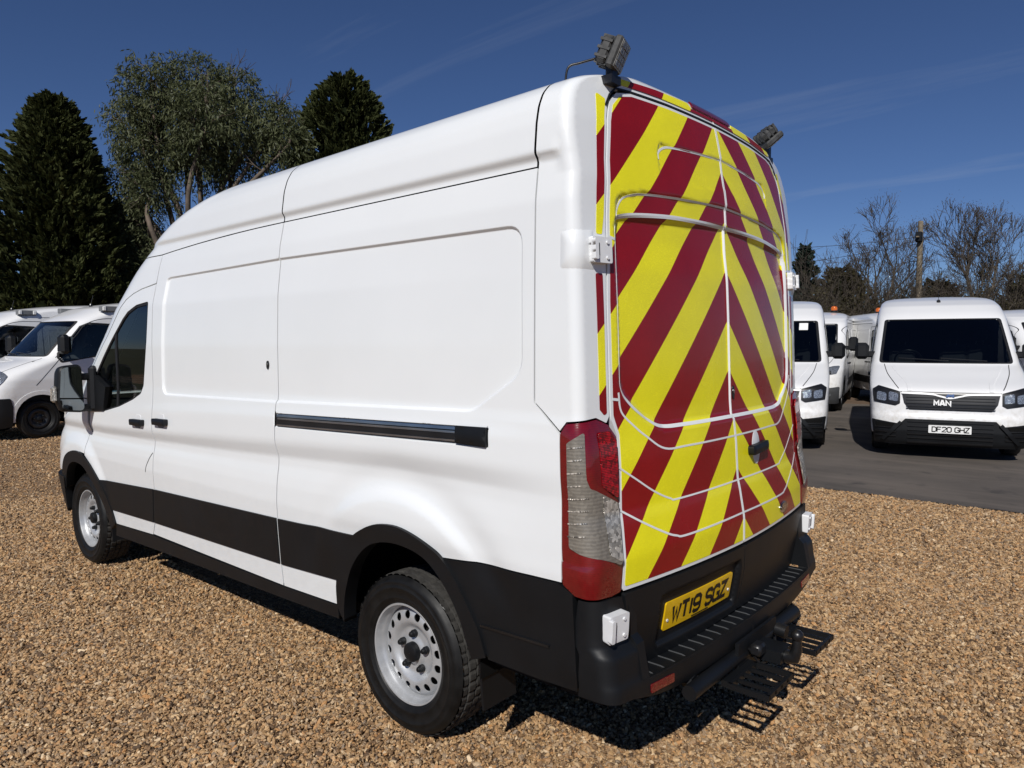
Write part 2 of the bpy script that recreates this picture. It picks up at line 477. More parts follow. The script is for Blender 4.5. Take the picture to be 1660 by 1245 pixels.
M['black_trim'] = simple('black_trim', (.010, .010, .011), .34, var=.2, bump=.1, bscale=500, bdist=.0004)
M['dark'] = simple('dark_cavity', (.006, .006, .006), .9, spec=.1)
M['under'] = simple('underbody_black', (.012, .012, .012), .7, spec=.2, var=.3)
M['gasket'] = simple('rubber_gasket', (.008, .008, .009), .6)
M['silver'] = simple('silver_paint_wheel', (.50, .51, .52), .40, metal=.45, var=.06, nscale=20, rvar=.1)
M['chrome'] = simple('chrome', (.75, .76, .78), .12, metal=1.0, var=.05)
M['alu'] = simple('brushed_alu', (.55, .56, .57), .28, metal=1.0, var=.1)
M['galv'] = simple('hinge_white', (.72, .73, .74), .35, var=.04)
M['amber'] = simple('amber_plastic', (.55, .12, .01), .2, coat=.6, var=.2, nscale=30)
M['reflector'] = simple('red_reflector', (.16, .004, .008), .12, coat=1.0, var=.2, nscale=80)
M['grey_plastic'] = simple('grey_plastic', (.16, .165, .17), .5)
M['grey_rubber'] = simple('dusty_rubber', (.055, .056, .056), .6, var=.35, nscale=25)
M['seat'] = simple('seat_cloth', (.03, .032, .036), .9, bump=.3, bscale=300)
M['trim_grey'] = simple('interior_grey', (.22, .23, .23), .8)
M['plate_black'] = simple('plate_black', (.006, .006, .006), .4)
M['plate_white'] = simple('plate_white', (.80, .80, .78), .3, coat=.4, var=.02)

def mk_tyre():
    m = NT('tyre_rubber'); n = m.noise(18, 6)
    m.p(Base_Color=m.ramp(n, [(.3, (.003, .003, .003)), (.7, (.008, .0078, .0075))]), Roughness=m.math('MULTIPLY_ADD', n, .3, .38))
    m.b.inputs['Specular IOR Level'].default_value = .3; m.bump(m.noise(160, 4), .25, .001); return m.m
M['tyre'] = mk_tyre()
def mk_tread():
    m = NT('tyre_tread'); n = m.noise(30, 6)
    m.p(Base_Color=m.ramp(n, [(.3, (.016, .015, .014)), (.7, (.05, .047, .042))]), Roughness=.85)
    m.bump(m.noise(120, 4), .5, .003); return m.m
M['tread'] = mk_tread()

def mk_film():
    m = NT('chevron_film'); sp = m.n("ShaderNodeSeparateXYZ"); m.set(sp.inputs[0], m.tc())
    v = m.math('ADD', m.math('ABSOLUTE', sp.outputs[1]), sp.outputs[2])
    k = m.math('FLOORED_MODULO', m.math('DIVIDE', m.math('SUBTRACT', v, 2.44 - 8 * .2125), .425), 1.0)
    red = m.math('GREATER_THAN', k, .5)          # red below an apex line, yellow above it
    hx = m.n("ShaderNodeTexVoronoi"); m.set(hx.inputs['Vector'], m.tc()); hx.inputs['Scale'].default_value = 180; hx.feature = 'DISTANCE_TO_EDGE'
    cell = m.ramp(hx.outputs[0], [(.0, (1.22, 1.22, 1.22)), (.14, (.98, .98, .98))])
    n = m.noise(5, 5)
    ry = m.ramp(n, [(.3, (.76, .70, .010)), (.7, (.82, .76, .012))]); rr = m.ramp(n, [(.3, (.205, .004, .0045)), (.7, (.245, .005, .0055))])
    c = m.mix(1.0, m.mix(red, ry, rr), cell, 'MULTIPLY')
    m.p(Base_Color=c, Roughness=m.math('MULTIPLY_ADD', m.noise(3, 3), .12, .2)); m.b.inputs['Coat Weight'].default_value = .12; m.b.inputs['Coat Roughness'].default_value = .06; m.b.inputs['Specular IOR Level'].default_value = .42
    m.bump(m.noise(4, 3), .04, .02); return m.m
M['film'] = mk_film()
def mk_plate():
    m = NT('yellow_plate'); n = m.noise(8, 4)
    m.p(Base_Color=m.ramp(n, [(.3, (.72, .44, .005)), (.7, (.80, .50, .008))]), Roughness=.22); m.b.inputs['Coat Weight'].default_value = .5; return m.m
M['plate_yellow'] = mk_plate()

def mk_lens(name, col, rough=.08, scale=60, amt=.5, metal=0.0, lo=.5, hi=1.5, coat=1.0, crough=.03, axis='Z'):
    """moulded lamp lens: fine optic ribs with small bright and dark facets behind a clear skin"""
    m = NT(name); wv = m.n("ShaderNodeTexWave"); m.set(wv.inputs['Vector'], m.tc()); wv.inputs['Scale'].default_value = scale; wv.bands_direction = axis
    vo = m.n("ShaderNodeTexVoronoi"); m.set(vo.inputs['Vector'], m.tc()); vo.inputs['Scale'].default_value = 90
    sp = m.n("ShaderNodeSeparateColor"); m.set(sp.inputs[0], vo.outputs['Color'])
    fac = m.math('ADD', m.math('MULTIPLY', sp.outputs[0], .55), m.math('MULTIPLY', wv.outputs[1], .45))
    m.p(Base_Color=m.ramp(fac, [(.2, tuple(c * lo for c in col)), (.55, col), (.85, tuple(min(1, c * hi) for c in col))]), Roughness=rough, Metallic=metal)
    m.b.inputs['Coat Weight'].default_value = coat; m.b.inputs['Coat Roughness'].default_value = crough
    m.bump(fac, amt, .0015); return m.m
M['lamp_red'] = mk_lens('lamp_red', (.15, .0013, .004), .22, 40, .10, 0, .85, 1.1)
M['lamp_red2'] = mk_lens('lamp_red_bright', (.26, .002, .007), .15, 55, .8, .2, .35, 2.4)
M['lamp_clear'] = mk_lens('lamp_clear', (.19, .172, .145), .40, 26, .25, .1, .82, 1.2, coat=.35, crough=.18)
M['lamp_clear2'] = mk_lens('lamp_clear_bright', (.50, .47, .42), .25, 70, .9, .5, .30, 1.8, coat=.5, crough=.10, axis='Y')
M['headlamp'] = mk_lens('headlamp', (.38, .40, .42), .10, 40, .6, .7, .4, 1.7)
M['led'] = mk_lens('led_lens', (.22, .22, .21), .3, 120, .8, 0, .6, 1.5, coat=.3)

def mk_glass(name, tint, mixf=.5, rough=.02, dark=(.01, .012, .014)):
    """thin window pane: part see-through, part mirror"""
    m = NT(name); t = m.t
    tr = m.n("ShaderNodeBsdfTransparent"); tr.inputs[0].default_value = (*tint, 1)
    gl = m.n("ShaderNodeBsdfGlossy"); gl.inputs['Color'].default_value = (1, 1, 1, 1); gl.inputs['Roughness'].default_value = rough
    fr = m.n("ShaderNodeFresnel"); fr.inputs[0].default_value = 1.5
    n = m.noise(3, 2); fac = m.math('ADD', fr.outputs[0], m.math('MULTIPLY', n, mixf * .02))
    mx = m.n("ShaderNodeMixShader"); m.set(mx.inputs[0], fac); t.links.new(tr.outputs[0], mx.inputs[1]); t.links.new(gl.outputs[0], mx.inputs[2])
    t.links.new(mx.outputs[0], t.nodes['Material Output'].inputs[0]); return m.m
M['glass'] = mk_glass('window_glass', (.52, .60, .57))
M['glass_dark'] = mk_glass('windscreen_glass', (.38, .42, .44))
M['mirror'] = simple('mirror_glass', (.24, .27, .29), .03, metal=1.0, var=.02)

def mk_leaf(name, a, b, rough=.55, trans=.25, spec=.3):
    m = NT(name); g = m.n("ShaderNodeNewGeometry"); rnd = g.outputs['Random Per Island']
    c = m.ramp(rnd, [(.0, a), (1.0, b)]); c2 = m.mix(m.noise(.7, 3), c, tuple(x * .7 for x in a))
    m.p(Base_Color=c2, Roughness=rough); m.b.inputs['Specular IOR Level'].default_value = spec
    tl = m.n("ShaderNodeBsdfTranslucent"); m.set(tl.inputs[0], c2); mx = m.n("ShaderNodeMixShader"); mx.inputs[0].default_value = trans
    m.t.links.new(m.b.outputs[0], mx.inputs[1]); m.t.links.new(tl.outputs[0], mx.inputs[2]); m.t.links.new(mx.outputs[0], m.t.nodes['Material Output'].inputs[0])
    return m.m
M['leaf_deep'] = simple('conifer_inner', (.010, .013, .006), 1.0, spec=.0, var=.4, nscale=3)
M['leaf_conifer'] = mk_leaf('conifer_leaf', (.036, .046, .015), (.125, .135, .046), .7, .2, .15)
M['leaf_eucalypt'] = mk_leaf('eucalypt_leaf', (.060, .074, .032), (.19, .20, .10), .5, .25, .2)
M['leaf_spruce'] = mk_leaf('spruce_leaf', (.020, .035, .026), (.065, .090, .068))
M['leaf_hedge'] = mk_leaf('hedge_leaf', (.050, .044, .020), (.125, .105, .052))
M['twig'] = simple('twig_bark', (.075, .060, .045), .9, var=.3, nscale=3)
M['bark'] = simple('bark', (.12, .095, .07), .9, var=.4, nscale=5, bump=.6, bscale=12, bdist=.03)
M['bark_pale'] = simple('bark_pale', (.13, .10, .075), .85, var=.35, nscale=2.5, bump=.4, bscale=8, bdist=.02)
M['pole_wood'] = simple('pole_wood', (.19, .155, .11), .85, var=.3, nscale=6, bump=.4, bscale=20, bdist=.01)
M['wire'] = simple('wire', (.02, .02, .022), .6)

# ------------------------------------------------------------------ trees, hedge, pole
def cam_point(px, depth, z=0.0):
    """ground point seen at photo column px (1660 wide) at a depth along the view axis: used once, to find where a thing stands"""
    r = (px - 830) / 1169.93 * depth; f = (math.cos(CAM_YAW), math.sin(CAM_YAW)); rt_ = (math.sin(CAM_YAW), -math.cos(CAM_YAW))
    return (CAM_POS[0] + f[0] * depth + rt_[0] * r, CAM_POS[1] + f[1] * depth + rt_[1] * r, z)

def leaf_cloud(C, D, size, aspect=2.2, rng=RNG, curl=0.0):
    """kite-shaped leaves at centres C pointing along D"""
    n = len(C); D = D / (np.linalg.norm(D, axis=1)[:, None] + 1e-9)
    R = rng.normal(size=(n, 3)); S = np.cross(D, R); S /= np.linalg.norm(S, axis=1)[:, None] + 1e-9
    sz = np.asarray(size).reshape(-1, 1); L = D * sz; Wd = S * sz / aspect * .5
    V = np.stack([C - L * .5, C + Wd, C + L * .5, C - Wd], 1).reshape(-1, 3)
    F = np.arange(4 * n).reshape(-1, 4); return V, F

def conifer(name, loc, H, Rm, seed, label, cat='tree', n=26000, leaf='leaf_conifer', pw=.62, lean=(0, 0), size=.34, group=None, low=.0, lobes=0):
    rng = np.random.default_rng(seed); t = empty(name, loc); tag(t, label, cat, group)
    tr = MB(); tr.tube([(0, 0, -.1), (0, 0, H * .3), (lean[0] * .5, lean[1] * .5, H * .6), (lean[0], lean[1], H * .93)], [.32, .24, .14, .03], 8); tr.build('trunk', M['bark'], t, smooth=True)
    ph = rng.random(12) * 6.28
    def rad(h, a):
        base = Rm * np.clip(1 - h, 0, 1) ** pw * np.clip(.62 + 2.2 * h, 0, 1)
        wob = 1 + .10 * np.sin(3 * a + ph[0] + 5 * h) + .08 * np.sin(5 * a + ph[1] - 9 * h) + .07 * np.sin(8 * a + 17 * h + ph[2]) + .05 * np.sin(13 * a + 29 * h + ph[3])
        return base * wob
    # boughs: upswept sprays, each a clump of leaves, so that light and dark clumps form
    nb = n // 34; h = low + (1 - low) * rng.random(nb) ** 1.15; a = rng.random(nb) * 2 * PI; k = np.sqrt(rng.random(nb)) * .5 + .5
    r = rad(h, a) * k; z = h * H
    base = np.stack([r * np.cos(a) + lean[0] * h, r * np.sin(a) + lean[1] * h, z], 1)
    outd = np.stack([np.cos(a), np.sin(a), np.full(nb, .75)], 1); outd += rng.normal(0, .28, outd.shape)
    outd /= np.linalg.norm(outd, axis=1)[:, None]
    ln = rng.uniform(.28, .70, nb) * (.55 + .5 * (1 - h)); m = 34
    u = rng.random((nb, m)); side_ = rng.normal(0, 1, (nb, m, 3)) * (.13 * ln[:, None] * (1.15 - u))[..., None]
    C = base[:, None, :] + outd[:, None, :] * (u * ln[:, None])[..., None] + side_
    D = outd[:, None, :] + side_ * 2.5 + rng.normal(0, .25, (nb, m, 3))
    C = C.reshape(-1, 3); D = D.reshape(-1, 3); C[:, 2] = np.maximum(C[:, 2], .05)
    V, F = leaf_cloud(C, D, rng.uniform(.6, 1.2, len(C)) * size, 2.3, rng)
    mesh_obj('crown', V, F, M[leaf], t)
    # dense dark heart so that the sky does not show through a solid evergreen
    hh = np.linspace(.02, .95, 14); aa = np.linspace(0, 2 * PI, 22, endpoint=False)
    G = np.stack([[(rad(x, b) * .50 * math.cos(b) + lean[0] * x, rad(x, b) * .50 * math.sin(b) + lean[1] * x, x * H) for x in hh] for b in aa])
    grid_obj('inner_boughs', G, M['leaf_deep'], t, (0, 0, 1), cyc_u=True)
    return t

def grow(rng, p, d, length, r, depth, out_, tips, spread=.55, kids=(2, 3), curv=.25, shrink=.72, up=.1, minr=.008, tipmin=3):
    """recursive limb; out_ collects polylines with radii"""
    segs = 4; pts = [p]; rs = [r]; d = d / np.linalg.norm(d)
    for i in range(segs):
        d = d + rng.normal(0, curv / segs * 1.4, 3) + np.array([0, 0, up / segs]); d /= np.linalg.norm(d)
        p = p + d * length / segs; pts.append(p); rs.append(max(r * (1 - .45 * (i + 1) / segs), minr))
        if depth > 0 and i >= 1 and rng.random() < .55:
            ax = rng.normal(size=3); q = d + np.cross(d, ax / np.linalg.norm(ax)) * rng.uniform(spread, spread * 1.9)
            grow(rng, p, q, length * rng.uniform(.45, .75), rs[-1] * .62, depth - 1, out_, tips, spread, kids, curv, shrink, up, minr, tipmin)
    out_.append((pts, rs))
    if depth <= 0: tips.append((p, d)); return
    for _ in range(rng.integers(kids[0], kids[1] + 1)):
        ax = rng.normal(size=3); q = d + np.cross(d, ax / np.linalg.norm(ax)) * rng.uniform(spread * .6, spread * 1.4)
        grow(rng, p, q, length * shrink * rng.uniform(.8, 1.15), rs[-1] * .75, depth - 1, out_, tips, spread, kids, curv, shrink, up, minr, tipmin)

def limbs_mesh(name, limbs, mat, parent, thick_sides=7):
    groups = {}
    for pts, rs in limbs:
        groups.setdefault((len(pts), thick_sides if rs[0] > .06 else (4 if rs[0] > .02 else 3)), []).append((pts, rs))
    VV, FF, base = [], [], 0
    for (m, n), ls in groups.items():
        P = np.array([[np.asarray(p, float) for p in l[0]] for l in ls]); R = np.array([l[1] for l in ls], float); k = len(ls)
        T = np.gradient(P, axis=1); T /= np.linalg.norm(T, axis=2, keepdims=True) + 1e-12
        ref = np.where(np.abs(T[:, :1, 2:3]) < .9, np.array([0, 0, 1.]), np.array([1., 0, 0])); X = np.cross(T, np.broadcast_to(ref, T.shape)); X /= np.linalg.norm(X, axis=2, keepdims=True) + 1e-9; Yv = np.cross(X, T)
        a = 2 * PI * np.arange(n) / n
        V = P[:, :, None, :] + R[:, :, None, None] * (np.cos(a)[:, None] * X[:, :, None, :] + np.sin(a)[:, None] * Yv[:, :, None, :])
        idx = base + np.arange(k * m * n).reshape(k, m, n); j = np.roll(idx, -1, 2)
        FF.append(np.stack([idx[:, :-1], j[:, :-1], j[:, 1:], idx[:, 1:]], -1).reshape(-1, 4)); VV.append(V.reshape(-1, 3)); base += k * m * n
    return mesh_obj(name, np.vstack(VV), np.vstack(FF), mat, parent, smooth=True)

def eucalypt(loc, seed, label):
    rng = np.random.default_rng(seed); t = empty('eucalyptus_tree', loc, math.atan2(-math.cos(CAM_YAW), math.sin(CAM_YAW))); tag(t, label, 'tree')
    limbs = []; tips = []
    pts = [np.array([0, 0, -.1]), np.array([.1, 0, 2.0]), np.array([-.1, .1, 4.0])]; limbs.append((pts, [.34, .28, .24]))
    top = pts[-1]
    # main stems fan out; each ends near a blob of foliage
    blobs = [((x_, y_, z_), r_) for x_, y_, z_, r_ in ((.2, .2, 11.7, 1.35), (-1.2, -.3, 11.3, 1.3), (1.6, .3, 11.4, 1.25), (-2.2, .2, 10.4, 1.15), (-.6, .6, 10.2, 1.45), (1.0, -.5, 10.2, 1.45), (2.3, .2, 10.0, 1.15), (-1.6, -.2, 9.2, 1.25), (.2, .1, 9.0, 1.25), (1.6, .3, 8.9, 1.0),
             (3.4, .1, 10.4, 1.0), (4.0, -.2, 9.5, .9), (3.2, .2, 9.2, .8), (-2.5, .2, 8.1, 1.1), (-1.4, -.3, 7.6, 1.0), (-2.9, .1, 6.7, .95), (-2.2, .3, 5.7, 1.0), (-2.7, -.1, 4.5, .95), (-1.7, .2, 5.0, .75))]
    C = []; D = []
    SX = .98
    for (bx, by, bz), br in blobs:
        tgt = np.array([bx * SX, by * 1.6, bz]); mid = top + (tgt - top) * .45 + rng.normal(0, .25, 3) + np.array([0, 0, .3])
        line = smooth_line([top - np.array([0, 0, rng.uniform(0, 1.6)]), mid, tgt + np.array([0, 0, -.3 * br]), tgt + np.array([0, 0, .5 * br])], 4); k = len(line)
        limbs.append((list(line), list(np.linspace(.13, .02, k))))
        for _ in range(7):
            b = line[rng.integers(k // 2, k)]; grow(rng, b, rng.normal(size=3) + np.array([0, 0, .7]), br * rng.uniform(.5, .8), .03, 1, limbs, tips, .6, (2, 3), .3, .7, .05, .006)
        # hanging sprays of sickle leaves
        ns = int(105 * br * br); a = rng.normal(size=(ns, 3)); a /= np.linalg.norm(a, axis=1)[:, None]; rr = br * rng.random(ns) ** .42
        base = tgt + a * rr[:, None] * np.array([1.0, 1.0, .95]); m = 26
        u = rng.random((ns, m)); ln = rng.uniform(.35, .8, ns)
        hang = a * .45 + np.array([0, 0, -.75]); c = base[:, None, :] + hang[:, None, :] * (u * ln[:, None])[..., None] + rng.normal(0, .11, (ns, m, 3))
        d = hang[:, None, :] + rng.normal(0, .55, (ns, m, 3)); C.append(c.reshape(-1, 3)); D.append(d.reshape(-1, 3))
    C = np.vstack(C); D = np.vstack(D)
    limbs_mesh('trunk', limbs, M['bark_pale'], t)
    V, F = leaf_cloud(C, D, rng.uniform(.12, .25, len(C)), 4.2, rng); mesh_obj('crown', V, F, M['leaf_eucalypt'], t)
    return t

def bare_tree(name, loc, H, seed, label, depth=5, spread=.5, lean=(0, 0), r0=.2, kids=(2, 3), leafy=0):
    rng = np.random.default_rng(seed); t = empty(name, loc); tag(t, label, 'tree', 'bare trees along the hedge'); limbs = []; tips = []
    grow(rng, np.array([0, 0, -.1]), np.array([lean[0], lean[1], 1.0]), H * .36, r0, depth, limbs, tips, spread, kids, .35, .70, .22, .010)
    hm = max(max(p[2] for p in pts) for pts, _ in limbs); k = H / hm
    limbs = [([p * k for p in pts], rs) for pts, rs in limbs]
    main = [l for l in limbs if l[1][0] > .05]; fine = [l for l in limbs if l[1][0] <= .05]
    limbs_mesh('trunk', main, M['bark'], t); limbs_mesh('twigs', fine, M['twig'], t)
    # buds and clinging dead leaves
    P = np.array([p * k for p, _ in tips]); D = np.array([d for _, d in tips])
    P = np.repeat(P, 3, 0) + rng.normal(0, .15, (len(P) * 3, 3)); D = np.repeat(D, 3, 0) + rng.normal(0, .5, (len(D) * 3, 3))
    V, F = leaf_cloud(P, D, rng.uniform(.035, .085, len(P)), 3.0, rng); mesh_obj('buds', V, F, M['twig'], t)
    return t

def shrub(loc, w_, d_, h_, seed, label, leaf='leaf_hedge', n=9000, group='shrubs of the far hedge', twiggy=True):
    rng = np.random.default_rng(seed); t = empty('hedge_shrub', loc); tag(t, label, 'shrub', group); limbs = []; tips = []
    for _ in range(26):
        b = np.array([rng.uniform(-.5, .5) * w_, rng.uniform(-.5, .5) * d_, 0]); grow(rng, b, np.array([rng.normal(0, .35), rng.normal(0, .35), 1.0]), h_ * rng.uniform(.35, .6), .035, 2, limbs, tips, .55, (2, 3), .5, .7, .1, .007)
    limbs_mesh('stems', limbs, M['twig'], t)
    nb = n // 20; q = rng.random((nb, 3)); a = rng.random(nb) * 2 * PI; rr = np.sqrt(rng.random(nb)); top = h_ * (.55 + .3 * np.sin(5 * q[:, 0] + seed) * np.cos(3 * q[:, 1]) + .15 * rng.random(nb))
    base = np.stack([rr * np.cos(a) * w_ * .55, rr * np.sin(a) * d_ * .55, rng.random(nb) ** .8 * top * np.sqrt(np.clip(1.1 - rr, .05, 1))], 1)
    c = (base[:, None, :] + rng.normal(0, .16, (nb, 20, 3))).reshape(-1, 3); c[:, 2] = np.abs(c[:, 2]); dd = rng.normal(size=c.shape) + np.array([0, 0, .4])
    V, F = leaf_cloud(c, dd, rng.uniform(.07, .17, len(c)), 2.2, rng); mesh_obj('foliage', V, F, M[leaf], t)
    return t

conifer('conifer_tree', cam_point(103, 27.5), 10.75, 3.05, 11, 'tall dark conical conifer at the left behind the parked vans', n=120000, pw=.50, size=.25)
conifer('conifer_tree', cam_point(568, 30), 12.3, 3.5, 12, 'dark evergreen conifer whose top rises above the white van roof', n=120000, pw=.40, size=.25)
conifer('conifer_tree', cam_point(222, 33), 7.6, 2.6, 13, 'low dark conifer in the shade beneath the eucalyptus', n=24000, pw=.5)
conifer('conifer_tree', cam_point(-60, 31), 6.6, 3.2, 14, 'low dark conifer cut by the left edge of the photo', n=24000, pw=.45)
eucalypt(cam_point(318, 28.5), 21, 'tall grey green eucalyptus with open crown and bare lower limbs')
conifer('spruce_tree', cam_point(1302, 42), 7.0, 2.0, 31, 'small blue green spruce beside the right edge of the white van', n=16000, leaf='leaf_spruce', pw=.95, size=.34)
conifer('conifer_tree', cam_point(1672, 34), 4.6, 2.2, 33, 'dark evergreen at the right edge behind the parked vans', n=14000, pw=.5)
conifer('evergreen_shrub', cam_point(1362, 36), 5.2, 1.9, 35, 'olive green rounded evergreen between the spruce and the bare trees', cat='shrub', n=26000, leaf='leaf_hedge', pw=.42, size=.22)
conifer('evergreen_shrub', cam_point(1512, 37), 4.6, 2.0, 36, 'low olive evergreen just right of the utility pole', cat='shrub', n=24000, leaf='leaf_hedge', pw=.40, size=.22)
bare_tree('bare_tree', cam_point(1446, 36), 9.0, 44, 'crooked bare tree left of the wooden utility pole', 5, .55, (-.12, .0), .22)
bare_tree('bare_tree', cam_point(1572, 34), 8.3, 47, 'wide bushy bare tree right of the wooden utility pole', 5, .46, (.05, 0), .22)
bare_tree('bare_tree', cam_point(1395, 37), 4.9, 51, 'short thick twiggy tree between the spruce and the crooked tree', 5, .6, (0, 0), .13)
bare_tree('bare_tree', cam_point(1618, 35), 6.0, 53, 'slender bare tree at the right behind the front parked van', 5, .55, (-.1, 0), .14)
for k, (px, dp, ww, hh, lf) in enumerate(((1262, 33, 3.0, 4.3, 'leaf_hedge'), (1330, 33, 3.4, 4.5, 'leaf_hedge'), (1395, 34, 3.2, 5.2, 'leaf_hedge'), (1455, 34, 3.0, 4.7, 'leaf_hedge'), (1520, 33, 3.4, 4.6, 'leaf_hedge'), (1585, 33, 3.2, 4.5, 'leaf_hedge'), (1650, 33, 3.4, 4.4, 'leaf_hedge'), (1710, 33, 3.4, 4.4, 'leaf_hedge'))):
    shrub(cam_point(px, dp), ww, 2.6, hh * 1.12, 60 + k, ['brownish twiggy hedge shrub at the van edge under the spruce', 'brownish hedge shrub right below the spruce', 'tall brownish hedge shrub above the amber beacons', 'brownish hedge shrub left of the utility pole', 'brownish hedge shrub right of the utility pole', 'brownish hedge shrub under the bushy bare tree', 'brownish hedge shrub near the right edge of the photo', 'brownish hedge shrub at the extreme right edge'][k], lf, n=34000)
# utility pole with a transformer box, and its wires
pp = cam_point(1486, 33); po = empty('utility_pole', pp); tag(po, 'grey wooden utility pole with a dark box among bare trees', 'pole')
pm = MB(); pm.tube([(0, 0, -.2), (0, 0, 3.5), (0, 0, 7.05)], [.15, .135, .11], 12); pm.build('post', M['pole_wood'], po, smooth=True, angle=50)
pb = MB(); pb.box((-.12, .08, 6.1), (.14, .36, 6.55), bev=.03); pb.build('transformer_box', M['black_plastic'], po)
pa = MB(); pa.box((-.05, -.1, 6.28), (.05, .55, 6.33)); pa.build('bracket', M['pole_wood'], po)
def wire(a, b, sag, label):
    a = np.array(a); b = np.array(b); mb = MB(); mb.tube([a + (b - a) * t - np.array([0, 0, sag * 4 * t * (1 - t)]) for t in np.linspace(0, 1, 20)], .011, 4); o = mb.build('overhead_wire', M['wire'], None, smooth=True); tag(o, label, 'wire')
q = cam_point(1000, 40); wire((pp[0], pp[1], 6.35), (q[0], q[1], 7.2), .5, 'upper thin overhead wire running left from the wooden pole')
q = cam_point(1000, 44); wire((pp[0], pp[1], 6.05), (q[0], q[1], 5.4), .3, 'lower thin overhead wire running left from the wooden pole')

# ------------------------------------------------------------------ ground
def mk_gravel():
    m = NT('gravel_bed'); v = m.n("ShaderNodeTexVoronoi"); m.set(v.inputs['Vector'], m.tc()); v.inputs['Scale'].default_value = 62; v.inputs['Randomness'].default_value = 1
    v2 = m.n("ShaderNodeTexVoronoi"); m.set(v2.inputs['Vector'], m.tc()); v2.inputs['Scale'].default_value = 62; v2.feature = 'DISTANCE_TO_EDGE'
    sp = m.n("ShaderNodeSeparateColor"); m.set(sp.inputs[0], v.outputs['Color'])
    c = m.ramp(sp.outputs[0], [(0, (0.117, 0.062, 0.027)), (.25, (0.234, 0.129, 0.055)), (.5, (0.352, 0.207, 0.092)), (.72, (0.451, 0.282, 0.136)), (.88, (0.242, 0.174, 0.109)), (1, (0.569, 0.406, 0.227))])
    c = m.mix(m.ramp(m.noise(.55, 4), [(.35, (0, 0, 0)), (.7, (.35, .35, .35))]), c, (.27, .17, .10))
    c = m.mix(m.ramp(v2.outputs[0], [(.0, (1, 1, 1)), (.07, (0, 0, 0))]), c, (.03, .02, .013))
    m.p(Base_Color=c, Roughness=.8); m.bump(m.math('MINIMUM', v2.outputs[0], .35), .8, .014); return m.m
def mk_asphalt():
    m = NT('asphalt'); n = m.noise(.5, 6, .6); f = m.noise(160, 3)
    mpg = m.n("ShaderNodeMapping"); m.set(mpg.inputs[0], m.tc()); mpg.inputs['Scale'].default_value = (.25, 1.6, 1); mpg.inputs['Rotation'].default_value = (0, 0, .12)
    st = m.noise(1.2, 6, .65, vec=mpg.outputs[0])
    c = m.ramp(n, [(.32, (.052, .044, .037)), (.68, (.112, .094, .078))]); c = m.mix(m.ramp(st, [(.45, (0, 0, 0)), (.70, (.85, .85, .85))]), c, (.145, .120, .098))
    c = m.mix(m.ramp(m.noise(2.2, 5), [(.60, (0, 0, 0)), (.70, (.75, .75, .75))]), c, (.032, .028, .025))
    sp = m.n("ShaderNodeSeparateXYZ"); m.set(sp.inputs[0], m.tc())
    c = m.mix(m.math('MULTIPLY', m.ramp(f, [(.62, (0, 0, 0)), (.72, (1, 1, 1))]), .35), c, (.22, .19, .16))
    m.p(Base_Color=c, Roughness=.82); m.bump(f, .5, .004); return m.m
def mk_earth():
    m = NT('bare_earth'); n = m.noise(1.3, 6); m.p(Base_Color=m.ramp(n, [(.3, (.07, .045, .028)), (.7, (.16, .10, .06))]), Roughness=.95); m.bump(m.noise(6, 5), .5, .05); return m.m
def mk_grass():
    m = NT('rough_grass'); n = m.noise(.4, 6); m.p(Base_Color=m.ramp(n, [(.3, (.04, .045, .018)), (.7, (.09, .085, .035))]), Roughness=.95); m.bump(m.noise(12, 5), .6, .05); return m.m
M['gravel'] = mk_gravel(); M['asphalt'] = mk_asphalt(); M['earth'] = mk_earth(); M['grass'] = mk_grass()
def sheet(name, poly, z, mat): return tag(mesh_obj(name, [(x, y, z) for x, y in poly], [tuple(range(len(poly)))], mat), kind='structure')
sheet('ground', [(-900, -900), (900, -900), (900, 900), (-900, 900)], -.030, M['grass'])
sheet('gravel_yard', [(-30, -8), (40, -8), (40, 40), (-30, 40)], -.012, M['gravel'])
# tarmac drive with a ragged edge against the gravel
ex = np.linspace(-40, 40, 500); rg = np.random.default_rng(3); ey = -5.62 + np.convolve(rg.normal(0, 1, 520), np.ones(21) / 21, 'valid') * .10 + rg.normal(0, .012, 500)
sheet('tarmac_drive', [(float(a), float(b)) for a, b in zip(ex, ey)] + [(40, -17.5), (-40, -17.5)], .004, M['asphalt'])
sheet('earth_verge', [(-40, -17.4), (40, -17.4), (40, -45), (-40, -45)], .0, M['earth'])

# loose stones, scattered where the eye can tell them apart
def mk_stone():
    m = NT('pebble'); oi = m.n("ShaderNodeObjectInfo"); r = oi.outputs['Random']
    c = m.ramp(r, [(0, (0.057, 0.035, 0.020)), (.10, (0.121, 0.069, 0.034)), (.24, (0.293, 0.171, 0.077)), (.36, (0.416, 0.254, 0.116)), (.48, (0.530, 0.334, 0.162)), (.57, (0.246, 0.188, 0.134)), (.66, (0.379, 0.251, 0.138)), (.75, (0.625, 0.435, 0.234)), (.84, (0.473, 0.238, 0.086)), (.92, (0.321, 0.212, 0.120)), (1, (0.757, 0.576, 0.364))])
    n = m.noise(2.0, 4); c = m.mix(m.math('MULTIPLY', n, .16), c, (.28, .18, .105))
    m.p(Base_Color=c, Roughness=.62); m.b.inputs['Specular IOR Level'].default_value = .4; m.bump(m.noise(3, 4), .3, .2); return m.m
M['stone'] = mk_stone()
import bmesh
